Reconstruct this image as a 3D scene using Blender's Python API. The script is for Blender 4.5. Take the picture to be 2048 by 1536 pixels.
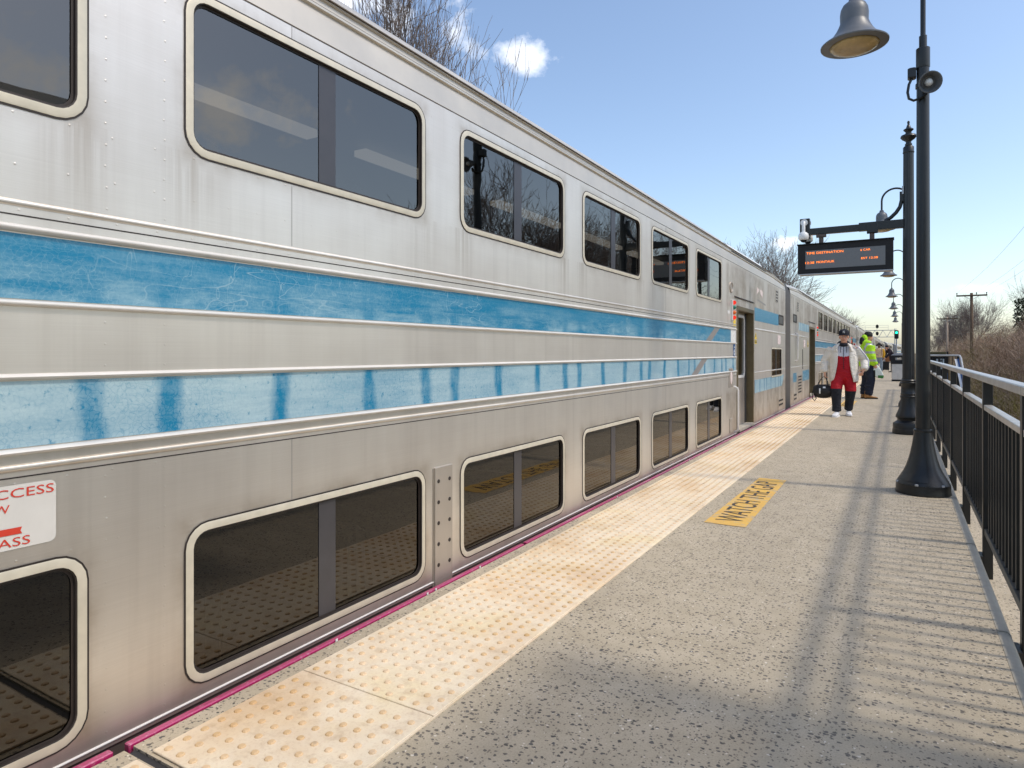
import bpy, bmesh, math, random
from mathutils import Vector, Matrix
R = math.radians
random.seed(7)

# ------------------------------------------------------------------ camera, sky, sun, exposure
scene = bpy.context.scene
for o in list(bpy.data.objects):
    bpy.data.objects.remove(o, do_unlink=True)
col = scene.collection

EYE = 1.22
cam_d = bpy.data.cameras.new('camera')
cam_d.sensor_width = 36.0
cam_d.lens = 36.0 * 1310 / 2048
cam_d.shift_y = -63.0 / 2048
cam_d.clip_start = 0.05
cam_d.clip_end = 3000
cam = bpy.data.objects.new('camera', cam_d)
col.objects.link(cam)
cam.location = (0, 0, EYE)
cam.rotation_euler = (R(90), 0, R(30.64))
scene.camera = cam

SUN = Vector((0.75, 0.085, 1.0)).normalized()
SUN_EL = math.asin(SUN.z)
SUN_AZ = math.atan2(SUN.x, SUN.y)
world = bpy.data.worlds.new('World')
scene.world = world
world.use_nodes = True
SKY_STRENGTH = 0.15
SUN_STRENGTH = 1.32
EXPOSURE = 0.6
scene.view_settings.view_transform = 'Standard'
scene.view_settings.look = 'None'
scene.view_settings.gamma = 1.0
scene.view_settings.exposure = EXPOSURE
scene.view_settings.use_curve_mapping = False
scene.render.engine = 'CYCLES'


def build_world():
    nt = world.node_tree
    N = nt.nodes
    L = nt.links
    N.clear()
    out = N.new('ShaderNodeOutputWorld')
    bg = N.new('ShaderNodeBackground')
    sky = N.new('ShaderNodeTexSky')
    sky.sky_type = 'NISHITA'
    sky.sun_disc = False
    sky.sun_elevation = SUN_EL
    sky.sun_rotation = SUN_AZ
    sky.air_density = 1.0
    sky.dust_density = 1.3
    sky.ozone_density = 0.55
    bg.inputs['Strength'].default_value = SKY_STRENGTH
    tc = N.new('ShaderNodeTexCoord')
    noise = N.new('ShaderNodeTexNoise')
    noise.inputs['Scale'].default_value = 16
    noise.inputs['Detail'].default_value = 7
    noise.inputs['Roughness'].default_value = 0.62
    L.new(tc.outputs['Generated'], noise.inputs['Vector'])

    def math_(op, a, b=None, clamp=False):
        n = N.new('ShaderNodeMath')
        n.operation = op
        n.use_clamp = clamp
        for i, v in enumerate((a, b)):
            if v is None:
                continue
            if isinstance(v, (int, float)):
                n.inputs[i].default_value = v
            else:
                L.new(v, n.inputs[i])
        return n.outputs[0]

    def dot(v):
        n = N.new('ShaderNodeVectorMath')
        n.operation = 'DOT_PRODUCT'
        L.new(tc.outputs['Generated'], n.inputs[0])
        n.inputs[1].default_value = v
        return n.outputs['Value']
    total = None
    # small fair-weather clouds: direction, half width, half height (radians), strength
    for (dx, dy, dz), sw, sh, k in (((-0.507, 0.862, 0.452), 0.066, 0.022, 0.55),
                                    ((-0.150, 1.071, 0.170), 0.026, 0.016, 0.85),
                                    ((0.112, 1.232, 0.098), 0.045, 0.009, 0.4),
                                    ((-0.80, 0.75, 0.60), 0.16, 0.08, 0.6),
                                    ((0.9, 0.5, 0.35), 0.22, 0.06, 0.6),
                                    ((1.0, 0.0, 0.5), 0.25, 0.07, 0.5),
                                    ((0.3, -1.0, 0.4), 0.3, 0.08, 0.6),
                                    ((-1.0, -0.3, 0.5), 0.3, 0.08, 0.6)):
        c = Vector((dx, dy, dz)).normalized()
        t = Vector((c.y, -c.x, 0)).normalized()
        u = t.cross(c).normalized()
        a = math_('DIVIDE', dot(t), sw)
        b = math_('DIVIDE', dot(u), sh)
        e = math_('SQRT', math_('ADD', math_('MULTIPLY', a, a), math_('MULTIPLY', b, b)))
        e = math_('ADD', e, math_('MULTIPLY', math_('SUBTRACT', noise.outputs['Fac'], 0.5), 4.4))
        m = math_('SUBTRACT', 1.0, e, True)
        m = math_('MULTIPLY', m, math_('GREATER_THAN', dot(c), 0.3))
        m = math_('MULTIPLY', m, k * 1.3, True)
        total = m if total is None else math_('MAXIMUM', total, m)
    mix = N.new('ShaderNodeMix')
    mix.data_type = 'RGBA'
    L.new(total, mix.inputs['Factor'])
    L.new(sky.outputs[0], mix.inputs[6])
    mix.inputs[7].default_value = (6.6, 6.7, 6.9, 1)
    L.new(mix.outputs[2], bg.inputs['Color'])
    L.new(bg.outputs[0], out.inputs['Surface'])


build_world()
sun_d = bpy.data.lights.new('sun', 'SUN')
sun_d.energy = SUN_STRENGTH
sun_d.angle = R(4.2)
sun_d.color = (1.0, 0.91, 0.78)
sun = bpy.data.objects.new('sun', sun_d)
col.objects.link(sun)
sun.rotation_euler = SUN.to_track_quat('Z', 'Y').to_euler()
sun.location = (20, 3, 30)


# ------------------------------------------------------------------ materials
def s(r, g, b):
    f = lambda c: (c / 255 / 12.92) if c / 255 <= 0.04045 else ((c / 255 + 0.055) / 1.055) ** 2.4
    return (f(r), f(g), f(b), 1.0)


def pset(b, **kw):
    for k, v in kw.items():
        b.inputs[k.replace('_', ' ')].default_value = v


class NT:
    """small node-tree helper"""
    def __init__(self, name):
        self.m = bpy.data.materials.new(name)
        self.m.use_nodes = True
        self.t = self.m.node_tree
        self.N = self.t.nodes
        self.L = self.t.links
        self.N.clear()
        self.out = self.N.new('ShaderNodeOutputMaterial')
        self.tc = self.N.new('ShaderNodeTexCoord')
        self._pos = None

    def n(self, typ, **kw):
        x = self.N.new(typ)
        for k, v in kw.items():
            setattr(x, k, v)
        return x

    def link(self, a, b):
        self.L.new(a, b)

    def coords(self, scale=(1, 1, 1), world_space=False, loc=(0, 0, 0)):
        mp = self.n('ShaderNodeMapping')
        mp.inputs['Scale'].default_value = scale
        mp.inputs['Location'].default_value = loc
        if world_space:
            if not self._pos:
                self._pos = self.n('ShaderNodeNewGeometry')
            self.link(self._pos.outputs['Position'], mp.inputs['Vector'])
        else:
            self.link(self.tc.outputs['Object'], mp.inputs['Vector'])
        return mp.outputs[0]

    def noise(self, vec, scale=5, detail=4, rough=0.55, distortion=0):
        x = self.n('ShaderNodeTexNoise')
        x.inputs['Scale'].default_value = scale
        x.inputs['Detail'].default_value = detail
        x.inputs['Roughness'].default_value = rough
        x.inputs['Distortion'].default_value = distortion
        self.link(vec, x.inputs['Vector'])
        return x.outputs['Fac']

    def ramp(self, fac, stops, interp='LINEAR'):
        x = self.n('ShaderNodeValToRGB')
        x.color_ramp.interpolation = interp
        e = x.color_ramp.elements
        while len(e) < len(stops):
            e.new(0.5)
        for i, (p, c) in enumerate(stops):
            e[i].position = p
            e[i].color = c if not isinstance(c, (int, float)) else (c, c, c, 1)
        self.link(fac, x.inputs['Fac'])
        return x.outputs['Color']

    def mix(self, fac, a, b, blend='MIX'):
        x = self.n('ShaderNodeMix', data_type='RGBA', blend_type=blend)
        for i, v in ((0, fac), (6, a), (7, b)):
            if isinstance(v, (int, float)):
                x.inputs[i].default_value = v if i == 0 else (v, v, v, 1)
            elif isinstance(v, tuple):
                x.inputs[i].default_value = v
            else:
                self.link(v, x.inputs[i])
        return x.outputs[2]

    def math(self, op, a, b=None, c=None, clamp=False):
        x = self.n('ShaderNodeMath', operation=op, use_clamp=clamp)
        for i, v in enumerate((a, b, c)):
            if v is None:
                continue
            if isinstance(v, (int, float)):
                x.inputs[i].default_value = v
            else:
                self.link(v, x.inputs[i])
        return x.outputs[0]

    def bump(self, height, strength=0.2, dist=0.01):
        x = self.n('ShaderNodeBump')
        x.inputs['Strength'].default_value = strength
        x.inputs['Distance'].default_value = dist
        self.link(height, x.inputs['Height'])
        return x.outputs[0]

    def bsdf(self, color=None, rough=0.6, metal=0.0, normal=None, spec=0.5):
        b = self.n('ShaderNodeBsdfPrincipled')
        for key, v in (('Base Color', color), ('Roughness', rough), ('Metallic', metal), ('Specular IOR Level', spec)):
            if v is None:
                continue
            if isinstance(v, (int, float, tuple)):
                b.inputs[key].default_value = v
            else:
                self.link(v, b.inputs[key])
        if normal is not None:
            self.link(normal, b.inputs['Normal'])
        self.link(b.outputs[0], self.out.inputs['Surface'])
        return b


def simple(name, color, rough=0.6, metal=0.0, var=0.18, scale=8, bump=0.05, spec=0.5, dark=None):
    t = NT(name)
    v = t.coords()
    f = t.noise(v, scale, 5, 0.6)
    lo = dark or tuple(c * (1 - var) for c in color[:3]) + (1,)
    hi = tuple(min(1, c * (1 + var)) for c in color[:3]) + (1,)
    cc = t.ramp(f, ((0.3, lo), (0.7, hi)))
    f2 = t.noise(v, scale * 6, 3, 0.6)
    rr = t.math('ADD', t.math('MULTIPLY', f, 0.2), rough - 0.1)
    t.bsdf(cc, rr, metal, t.bump(f2, bump, 0.01) if bump else None, spec)
    return t.m


def cloth(name, color, rough=0.75, var=0.12, fold=0.55):
    t = NT(name)
    v = t.coords()
    a = t.noise(v, 7, 4, 0.6)
    wr = t.noise(t.coords((1.0, 1.0, 1.7)), 9, 3, 0.5, 1.2)
    cc = t.ramp(a, ((0.3, tuple(c * (1 - var) for c in color[:3]) + (1,)), (0.7, tuple(min(1, c * (1 + var)) for c in color[:3]) + (1,))))
    t.bsdf(cc, rough, 0, t.bump(wr, fold, 0.05), 0.3)
    return t.m


def m_stainless():
    t = NT('brushed_stainless')
    v = t.coords()
    streak = t.noise(t.coords((1, 5.5, 0.35)), 1.6, 5, 0.6)
    fine = t.noise(t.coords((1, 1.2, 260)), 3.0, 2, 0.5)
    patch = t.noise(v, 0.9, 4, 0.55)
    c = t.ramp(streak, ((0.2, s(222, 214, 202)), (0.55, s(230, 223, 211)), (0.85, s(235, 229, 219))))
    c = t.mix(t.ramp(patch, ((0.45, 0.0), (0.7, 0.5))), c, s(190, 180, 168))
    c = t.mix(0.12, c, t.ramp(fine, ((0.3, 0.42), (0.7, 0.78))))
    # grime gathers on the skirt near the platform edge
    sep = t.n('ShaderNodeSeparateXYZ')
    t.link(v, sep.inputs[0])
    low = t.math('SUBTRACT', 0.5, t.math('MULTIPLY', sep.outputs['Z'], 1.6), None, True)
    low = t.math('MULTIPLY', low, t.math('ADD', streak, 0.05))
    c = t.mix(t.math('MULTIPLY', low, 0.7), c, s(124, 113, 103))
    # brown weathering round the window frames and run-off streaks below their corners
    yo = t.math('ADD', sep.outputs['Y'], 1.657 * 6 - 5.844 - 0.6675 + 0.8285)
    md = t.math('ABSOLUTE', t.math('SUBTRACT', t.math('MODULO', yo, 1.657), 0.8285))
    ddx = t.math('MAXIMUM', t.math('SUBTRACT', md, 0.6675), 0.0)
    dist = None
    for zc, zh in ((2.205, 0.291), (0.328, 0.284)):
        ddz = t.math('MAXIMUM', t.math('SUBTRACT', t.math('ABSOLUTE', t.math('SUBTRACT', sep.outputs['Z'], zc)), zh), 0.0)
        d = t.math('SQRT', t.math('ADD', t.math('MULTIPLY', ddx, ddx), t.math('MULTIPLY', ddz, ddz)))
        dist = d if dist is None else t.math('MINIMUM', dist, d)
    halo = t.math('SUBTRACT', 1.0, t.math('DIVIDE', dist, 0.085), None, True)
    halo = t.math('MULTIPLY', t.math('POWER', halo, 1.6), t.ramp(t.noise(v, 5, 4, 0.6), ((0.35, 0.1), (0.7, 0.75))))
    fall = t.math('SUBTRACT', 1.92, sep.outputs['Z'])
    drip = t.math('MULTIPLY', t.math('SUBTRACT', 1.0, t.math('MULTIPLY', fall, 2.9), None, True), t.math('GREATER_THAN', fall, 0.0))
    drip = t.math('MULTIPLY', drip, t.math('SUBTRACT', 1.0, t.math('DIVIDE', t.math('ABSOLUTE', t.math('SUBTRACT', md, 0.65)), 0.14), None, True))
    fine2 = t.noise(t.coords((1, 22, 0.4)), 1.5, 4, 0.65)
    drip = t.math('MULTIPLY', drip, t.ramp(fine2, ((0.4, 0.0), (0.65, 0.8))))
    c = t.mix(t.math('MULTIPLY', t.math('MAXIMUM', halo, drip), 0.75, None, True), c, s(150, 132, 108))
    run = t.ramp(t.noise(t.coords((1, 9, 0.22), loc=(0, 3, 1)), 1.3, 5, 0.6), ((0.55, 0.0), (0.8, 0.25)))
    c = t.mix(run, c, s(170, 161, 150))
    rough = t.math('ADD', t.math('MULTIPLY', patch, 0.18), 0.38)
    h = t.noise(t.coords((1, 0.9, 1.4)), 1.7, 2, 0.4)
    b = t.bsdf(c, rough, 0.74, t.bump(h, 0.16, 0.02))
    b.inputs['Anisotropic'].default_value = 0.62
    tan = t.n('ShaderNodeTangent', direction_type='RADIAL', axis='Z')
    t.link(tan.outputs[0], b.inputs['Tangent'])
    return t.m


def m_stripe(upper):
    t = NT('worn_blue_stripe_upper' if upper else 'worn_blue_stripe_lower')
    v = t.coords()
    sep = t.n('ShaderNodeSeparateXYZ')
    t.link(v, sep.inputs[0])
    y = sep.outputs['Y']
    z = sep.outputs['Z']
    warp = t.noise(v, 4.0, 3, 0.5)
    yy = t.math('ADD', y, t.math('MULTIPLY', t.math('SUBTRACT', warp, 0.5), 0.10))
    # the film holds its colour over the body posts, fades between them (posts repeat with the windows)
    ph = t.math('DIVIDE', t.math('MODULO', t.math('ADD', yy, 1.657 * 8 - 12.22), 1.657), 1.657)
    k = 1.0
    w = 0.018
    stops = []
    for c, st in ((0.115, 0.9), (0.40, 1.0), (0.705, 0.95), (0.965 - 0.0, 0.85)):
        stops += [(max(0, c - w * 1.9), 0.0), (c - w * 0.7, st), (c + w * 0.7, st), (min(1, c + w * 1.9), 0.0)]
    post = t.math('MULTIPLY', t.ramp(ph, stops), t.ramp(t.noise(t.coords((1, 14, 5)), 1.4, 4, 0.6), ((0.25, 0.45), (0.6, 1.0))))
    sm = t.noise(t.coords((1, 3.0, 14)), 1.0, 5, 0.65)
    def ridge(scale, sy, sz, w):
        nn = t.noise(t.coords((1, sy, sz), loc=(0, scale, sz)), scale, 1.5, 0.4, 0.15)
        return t.ramp(t.math('ABSOLUTE', t.math('SUBTRACT', nn, 0.5)), ((0.0, 1.0), (w, 0.0)))
    r1 = ridge(7, 0.6, 1.6, 0.006)
    r2 = ridge(11, 1.5, 0.5, 0.005)
    r3 = ridge(4, 0.25, 4.0, 0.005)
    cr = t.math('MAXIMUM', t.math('MAXIMUM', r1, r2), r3)
    crn = t.noise(v, 2.4, 3, 0.6)
    cr = t.math('MULTIPLY', cr, t.ramp(crn, ((0.40, 0.0), (0.62, 0.5))))
    grain = t.noise(t.coords((1, 60, 60)), 1.5, 3, 0.7)
    hs = t.noise(t.coords((1, 2.2, 70)), 1.0, 4, 0.7)
    cell = t.n('ShaderNodeTexVoronoi', feature='DISTANCE_TO_EDGE')
    cell.inputs['Scale'].default_value = 46
    wv = t.n('ShaderNodeVectorMath', operation='ADD')
    nz = t.n('ShaderNodeTexNoise')
    nz.inputs['Scale'].default_value = 22
    t.link(v, nz.inputs['Vector'])
    sc = t.n('ShaderNodeVectorMath', operation='SCALE')
    sc.inputs['Scale'].default_value = 0.05
    t.link(nz.outputs['Color'], sc.inputs[0])
    t.link(v, wv.inputs[0])
    t.link(sc.outputs[0], wv.inputs[1])
    t.link(wv.outputs[0], cell.inputs['Vector'])
    craze = t.math('MULTIPLY', t.ramp(cell.outputs['Distance'], ((0.0, 1.0), (0.06, 0.0))), t.ramp(t.noise(v, 3.0, 4, 0.6), ((0.35, 0.1), (0.65, 1.0))))
    deep = s(0, 124, 164)
    pale = s(168, 200, 208) if upper else s(186, 209, 214)
    if upper:
        zz = t.math('MULTIPLY', t.math('SUBTRACT', 1.56, z), 5.2, None, True)     # 0 at top .. 1 at bottom
        fade = t.math('MULTIPLY', t.ramp(sm, ((0.40, 0.0), (0.66, 1.0))), t.math('ADD', t.math('MULTIPLY', zz, 0.55), 0.06))
        fade = t.math('MULTIPLY', fade, t.math('SUBTRACT', 1.0, t.math('MULTIPLY', post, t.math('MULTIPLY', zz, 1.0))))
        fade = t.math('ADD', fade, 0.04)
    else:
        fade = t.math('ADD', t.math('MULTIPLY', sm, 0.7), 0.42, None, True)
        blot = t.ramp(t.noise(v, 1.1, 4, 0.6), ((0.45, 1.0), (0.75, 0.55)))
        fade = t.math('MULTIPLY', t.math('MULTIPLY', fade, blot), t.math('SUBTRACT', 1.0, post))
        spots = t.ramp(t.noise(v, 34, 3, 0.7), ((0.62, 0.0), (0.72, 0.5)))
        fade = t.math('SUBTRACT', fade, spots, None, True)
    fade = t.math('ADD', fade, t.math('MULTIPLY', t.math('SUBTRACT', grain, 0.5), 0.4))
    fade = t.math('ADD', fade, t.math('MULTIPLY', t.math('SUBTRACT', hs, 0.5), 0.5 if upper else 0.35))
    fade = t.math('ADD', fade, t.math('MULTIPLY', craze, 0.2 if upper else -0.34), None, True)
    c = t.mix(fade, deep, pale)
    c = t.mix(cr, c, s(190, 212, 216) if upper else s(96, 162, 184))
    t.bsdf(c, 0.34, 0.12, t.bump(t.math('ADD', t.math('MULTIPLY', cr, 0.6), t.math('MULTIPLY', grain, 0.25)), 0.25, 0.004))
    return t.m


def m_glass(name, tint, ior, wob):
    t = NT(name)
    tr = t.n('ShaderNodeBsdfTransparent')
    tr.inputs[0].default_value = tint
    gl = t.n('ShaderNodeBsdfGlossy')
    gl.inputs['Roughness'].default_value = 0.012
    gl.inputs['Color'].default_value = (1.0, 0.95, 0.87, 1)
    fr = t.n('ShaderNodeFresnel')
    fr.inputs['IOR'].default_value = ior
    nz = t.noise(t.coords((1, 1.0, 1.6)), 2.6, 2, 0.45)
    bp = t.bump(nz, wob, 0.02)
    t.link(bp, gl.inputs['Normal'])
    mx = t.n('ShaderNodeMixShader')
    t.link(fr.outputs[0], mx.inputs[0])
    t.link(tr.outputs[0], mx.inputs[1])
    t.link(gl.outputs[0], mx.inputs[2])
    t.link(mx.outputs[0], t.out.inputs['Surface'])
    return t.m


def m_concrete():
    t = NT('exposed_aggregate_concrete')
    v = t.coords(world_space=True)
    big = t.noise(v, 0.7, 4, 0.6)
    mid = t.noise(v, 6, 5, 0.65)
    fine = t.noise(v, 160, 3, 0.7)
    base = t.ramp(mid, ((0.3, s(184, 170, 145)), (0.7, s(204, 190, 166))))
    base = t.mix(t.ramp(big, ((0.35, 0.0), (0.7, 0.45))), base, s(180, 168, 146))
    base = t.mix(t.ramp(fine, ((0.35, 0.28), (0.62, 0.0))), base, s(118, 112, 102))
    warpn = t.n('ShaderNodeTexNoise')
    warpn.inputs['Scale'].default_value = 55
    t.link(v, warpn.inputs['Vector'])
    sc = t.n('ShaderNodeVectorMath', operation='SCALE')
    sc.inputs['Scale'].default_value = 0.018
    t.link(warpn.outputs['Color'], sc.inputs[0])
    ad = t.n('ShaderNodeVectorMath', operation='ADD')
    t.link(v, ad.inputs[0])
    t.link(sc.outputs[0], ad.inputs[1])

    def stones(scale, keep, r0, r1, sy):
        mp = t.n('ShaderNodeMapping')
        mp.inputs['Scale'].default_value = (1, sy, 1)
        t.link(ad.outputs[0], mp.inputs[0])
        vo = t.n('ShaderNodeTexVoronoi')
        vo.inputs['Scale'].default_value = scale
        t.link(mp.outputs[0], vo.inputs['Vector'])
        sp = t.n('ShaderNodeSeparateColor')
        t.link(vo.outputs['Color'], sp.inputs[0])
        rad = t.math('MULTIPLY', t.math('SUBTRACT', sp.outputs[0], 1 - keep), (r1) / keep)
        m = t.math('SUBTRACT', t.math('ADD', rad, r0), vo.outputs['Distance'])
        m = t.math('MULTIPLY', m, 14.0, None, True)
        m = t.math('MULTIPLY', m, t.math('GREATER_THAN', sp.outputs[0], 1 - keep))
        return m, sp.outputs[1]
    m1, r1 = stones(47, 0.95, 0.10, 0.34, 1.3)
    m2, r2 = stones(95, 0.6, 0.10, 0.36, 0.8)
    m3, r3 = stones(72, 0.14, 0.05, 0.32, 1.0)
    col1 = t.ramp(r1, ((0.0, s(66, 65, 65)), (0.6, s(96, 91, 85)), (1.0, s(80, 80, 83))))
    wear = t.ramp(t.noise(v, 1.3, 3, 0.6), ((0.3, 0.7), (0.7, 1.0)))
    c = t.mix(t.math('MULTIPLY', m2, 0.75), base, s(108, 100, 89))
    c = t.mix(t.math('MULTIPLY', m1, wear), c, col1)
    c = t.mix(t.math('MULTIPLY', m3, 0.8), c, s(232, 224, 208))
    gum = t.n('ShaderNodeTexVoronoi')
    gum.inputs['Scale'].default_value = 2.6
    t.link(ad.outputs[0], gum.inputs['Vector'])
    gsp = t.n('ShaderNodeSeparateColor')
    t.link(gum.outputs['Color'], gsp.inputs[0])
    gm = t.math('MULTIPLY', t.math('SUBTRACT', 0.055, gum.outputs['Distance']), 40.0, None, True)
    gm = t.math('MULTIPLY', gm, t.math('GREATER_THAN', gsp.outputs[1], 0.62))
    c = t.mix(t.math('MULTIPLY', gm, 0.55), c, s(84, 76, 68))
    blot = t.ramp(t.noise(t.coords((1.4, 0.5, 1), True), 1.1, 6, 0.7), ((0.5, 0.0), (0.72, 0.42)))
    c = t.mix(blot, c, s(140, 129, 112))
    h = t.math('ADD', t.math('MULTIPLY', fine, 0.5), t.math('MULTIPLY', m1, 0.25))
    t.bsdf(c, 0.82, 0, t.bump(h, 0.35, 0.004), 0.3)
    return t.m


def m_tactile(dome):
    t = NT('tactile_dome' if dome else 'tactile_tile')
    v = t.coords(world_space=True)
    a = t.noise(v, 2.3, 4, 0.6)
    b = t.noise(v, 1.1, 4, 0.65)
    g = t.noise(v, 90, 3, 0.7)
    d = t.noise(v, 14, 4, 0.7)
    if dome:
        c = t.ramp(a, ((0.3, s(190, 146, 74)), (0.55, s(212, 174, 118)), (0.75, s(206, 160, 104))))
        c = t.mix(t.ramp(t.noise(v, 24, 1, 0.5), ((0.66, 0.0), (0.75, 0.7))), c, s(128, 104, 76))
        c = t.mix(t.ramp(b, ((0.42, 0.75), (0.62, 0.15))), c, s(238, 214, 184))
    else:
        c = t.ramp(a, ((0.3, s(236, 217, 176)), (0.5, s(238, 223, 197)), (0.72, s(232, 208, 170))))
        c = t.mix(t.ramp(b, ((0.48, 0.0), (0.75, 0.5))), c, s(210, 164, 118))
        c = t.mix(t.ramp(d, ((0.52, 0.0), (0.78, 0.5))), c, s(170, 138, 98))
        c = t.mix(t.ramp(g, ((0.3, 0.25), (0.5, 0.0))), c, s(188, 150, 112))
    grime = t.ramp(t.noise(v, 0.55, 5, 0.7), ((0.5, 0.0), (0.8, 0.4)))
    c = t.mix(grime, c, s(150, 128, 100))
    t.bsdf(c, 0.62, 0, t.bump(g, 0.18, 0.003), 0.35)
    return t.m


def m_magenta():
    t = NT('magenta_edge_board')
    v = t.coords(world_space=True)
    n1 = t.noise(t.coords((30, 1, 30), True), 3, 4, 0.7)
    c = t.mix(t.ramp(n1, ((0.5, 0.0), (0.72, 0.55))), s(178, 30, 98), s(118, 34, 70))
    c = t.mix(t.ramp(t.noise(v, 60, 4, 0.75), ((0.55, 0.0), (0.75, 0.6))), c, s(206, 176, 182))
    b = t.bsdf(c, 0.3, 0, t.bump(n1, 0.1, 0.003), 0.8)
    b.inputs['Coat Weight'].default_value = 0.8
    b.inputs['Coat Roughness'].default_value = 0.22
    return t.m


def m_paintyellow():
    t = NT('worn_yellow_paint')
    v = t.coords(world_space=True)
    a = t.noise(v, 5, 4, 0.6)
    g = t.noise(v, 120, 3, 0.7)
    c = t.ramp(a, ((0.3, s(218, 174, 98)), (0.7, s(230, 186, 90))))
    worn = t.math('MULTIPLY', t.ramp(t.noise(v, 9, 5, 0.75), ((0.52, 0.0), (0.64, 0.8))), 1.0)
    c = t.mix(worn, c, s(178, 170, 152))
    c = t.mix(t.ramp(g, ((0.3, 0.25), (0.5, 0.0))), c, s(170, 140, 90))
    t.bsdf(c, 0.75, 0, t.bump(g, 0.2, 0.003), 0.3)
    return t.m


def m_blackpaint():
    t = NT('black_gloss_paint')
    v = t.coords()
    a = t.noise(v, 6, 5, 0.6)
    chip = t.ramp(t.noise(v, 30, 4, 0.75), ((0.735, 0.0), (0.75, 1.0)))
    c = t.ramp(a, ((0.3, s(22, 24, 25)), (0.7, s(36, 38, 39))))
    c = t.mix(t.math('MULTIPLY', chip, 0.7), c, s(165, 168, 166))
    t.bsdf(c, t.math('ADD', t.math('MULTIPLY', a, 0.2), 0.27), 0, t.bump(a, 0.06, 0.01), 0.5)
    return t.m


def m_led(text=False):
    t = NT('led_letters')
    e = t.n('ShaderNodeEmission')
    v = t.coords(world_space=True)
    sep = t.n('ShaderNodeSeparateXYZ')
    t.link(v, sep.inputs[0])
    e.inputs['Color'].default_value = (1.0, 0.22, 0.03, 1)
    e.inputs['Strength'].default_value = 1.6
    t.link(e.outputs[0], t.out.inputs['Surface'])
    return t.m


def emis(name, c, k):
    t = NT(name)
    e = t.n('ShaderNodeEmission')
    e.inputs['Color'].default_value = c
    e.inputs['Strength'].default_value = k
    t.link(e.outputs[0], t.out.inputs['Surface'])
    return t.m


def m_ground():
    t = NT('bare_soil_and_grass')
    v = t.coords(world_space=True)
    a = t.noise(v, 0.25, 6, 0.65)
    b = t.noise(v, 3.5, 6, 0.7)
    c = t.ramp(a, ((0.3, s(112, 92, 66)), (0.5, s(120, 104, 76)), (0.65, s(98, 98, 52))))
    c = t.mix(t.ramp(b, ((0.35, 0.5), (0.65, 0.0))), c, s(74, 58, 42))
    t.bsdf(c, 0.95, 0, t.bump(b, 0.6, 0.08), 0.2)
    return t.m


def m_ballast():
    t = NT('track_ballast')
    v = t.coords(world_space=True)
    vo = t.n('ShaderNodeTexVoronoi')
    vo.inputs['Scale'].default_value = 22
    t.link(v, vo.inputs['Vector'])
    c = t.mix(0.75, t.ramp(vo.outputs['Distance'], ((0.0, s(120, 112, 104)), (0.7, s(60, 54, 50)))), vo.outputs['Color'], 'SOFT_LIGHT')
    t.bsdf(c, 0.9, 0, t.bump(vo.outputs['Distance'], 0.7, 0.04), 0.2)
    return t.m


def m_bark(name, a, b):
    t = NT(name)
    v = t.coords((1, 1, 0.3))
    f = t.noise(v, 5, 5, 0.7)
    c = t.ramp(f, ((0.3, a), (0.7, b)))
    t.bsdf(c, 0.9, 0, t.bump(f, 0.4, 0.03), 0.2)
    return t.m


def m_tiedye():
    t = NT('tie_dye_cloth')
    f = t.noise(t.coords(), 9, 4, 0.6)
    t.bsdf(t.ramp(f, ((0.3, s(206, 150, 120)), (0.5, s(226, 204, 160)), (0.7, s(180, 120, 140)))), 0.85)
    return t.m


M = {}
M['steel'] = m_stainless()
M['stripe_u'] = m_stripe(True)
M['stripe_l'] = m_stripe(False)
M['glass_u'] = m_glass('coach_window_glass', (0.30, 0.31, 0.33, 1), 2.15, 0.04)
M['glass_l'] = m_glass('coach_lower_window_glass', (0.22, 0.21, 0.2, 1), 1.75, 0.025)
M['frame'] = simple('cream_anodised_frame', s(212, 204, 184), 0.5, 0.3, 0.08, 14, 0.03)
M['gasket'] = simple('dark_gasket', s(46, 38, 34), 0.6, 0, 0.2, 20, 0.05)
M['mullion'] = simple('smoked_mullion', s(74, 73, 76), 0.35, 0.3, 0.08, 10, 0.02)
M['endgrey'] = simple('coach_end_grey', s(172, 164, 152), 0.6, 0.1, 0.08, 3, 0.05)
M['railbright'] = simple('bright_rub_rail', s(214, 211, 205), 0.55, 0.15, 0.06, 6, 0.02)
M['interior'] = simple('coach_interior_grey', s(70, 68, 66), 0.7, 0, 0.1, 3, 0)
M['ceiling'] = simple('coach_ceiling', s(120, 118, 112), 0.6, 0, 0.05, 3, 0)
M['tube'] = emis('coach_light_tube', (1.0, 0.88, 0.68, 1), 0.22)
M['roof'] = simple('coach_roof_grey', s(204, 197, 184), 0.45, 0.5, 0.08, 2, 0.03)
M['roofdark'] = simple('roof_groove_brown', s(96, 84, 70), 0.6, 0.2, 0.1, 5, 0)
M['black'] = m_blackpaint()
M['dark'] = simple('matt_black', s(26, 25, 26), 0.7, 0, 0.2, 12, 0.05)
M['rubber'] = simple('black_rubber', s(34, 32, 33), 0.8, 0, 0.15, 20, 0.1)
M['doorsteel'] = simple('door_steel', s(184, 176, 165), 0.42, 0.6, 0.08, 4, 0.03)
M['jamb'] = simple('brown_door_jamb', s(116, 104, 78), 0.5, 0.5, 0.15, 8, 0.05)
M['concrete'] = m_concrete()
M['kerb'] = simple('smooth_kerb_concrete', s(172, 165, 150), 0.85, 0, 0.10, 9, 0.25)
M['sealant'] = simple('joint_sealant', s(46, 46, 50), 0.7, 0, 0.2, 10, 0.1)
M['tact'] = m_tactile(False)
M['dome'] = m_tactile(True)
M['magenta'] = m_magenta()
M['yellow'] = m_paintyellow()
M['letter'] = simple('worn_black_lettering', s(72, 66, 58), 0.8, 0, 0.25, 40, 0.1)
M['bell'] = simple('grey_lamp_bell', s(104, 106, 108), 0.45, 0.2, 0.12, 5, 0.04)
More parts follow.
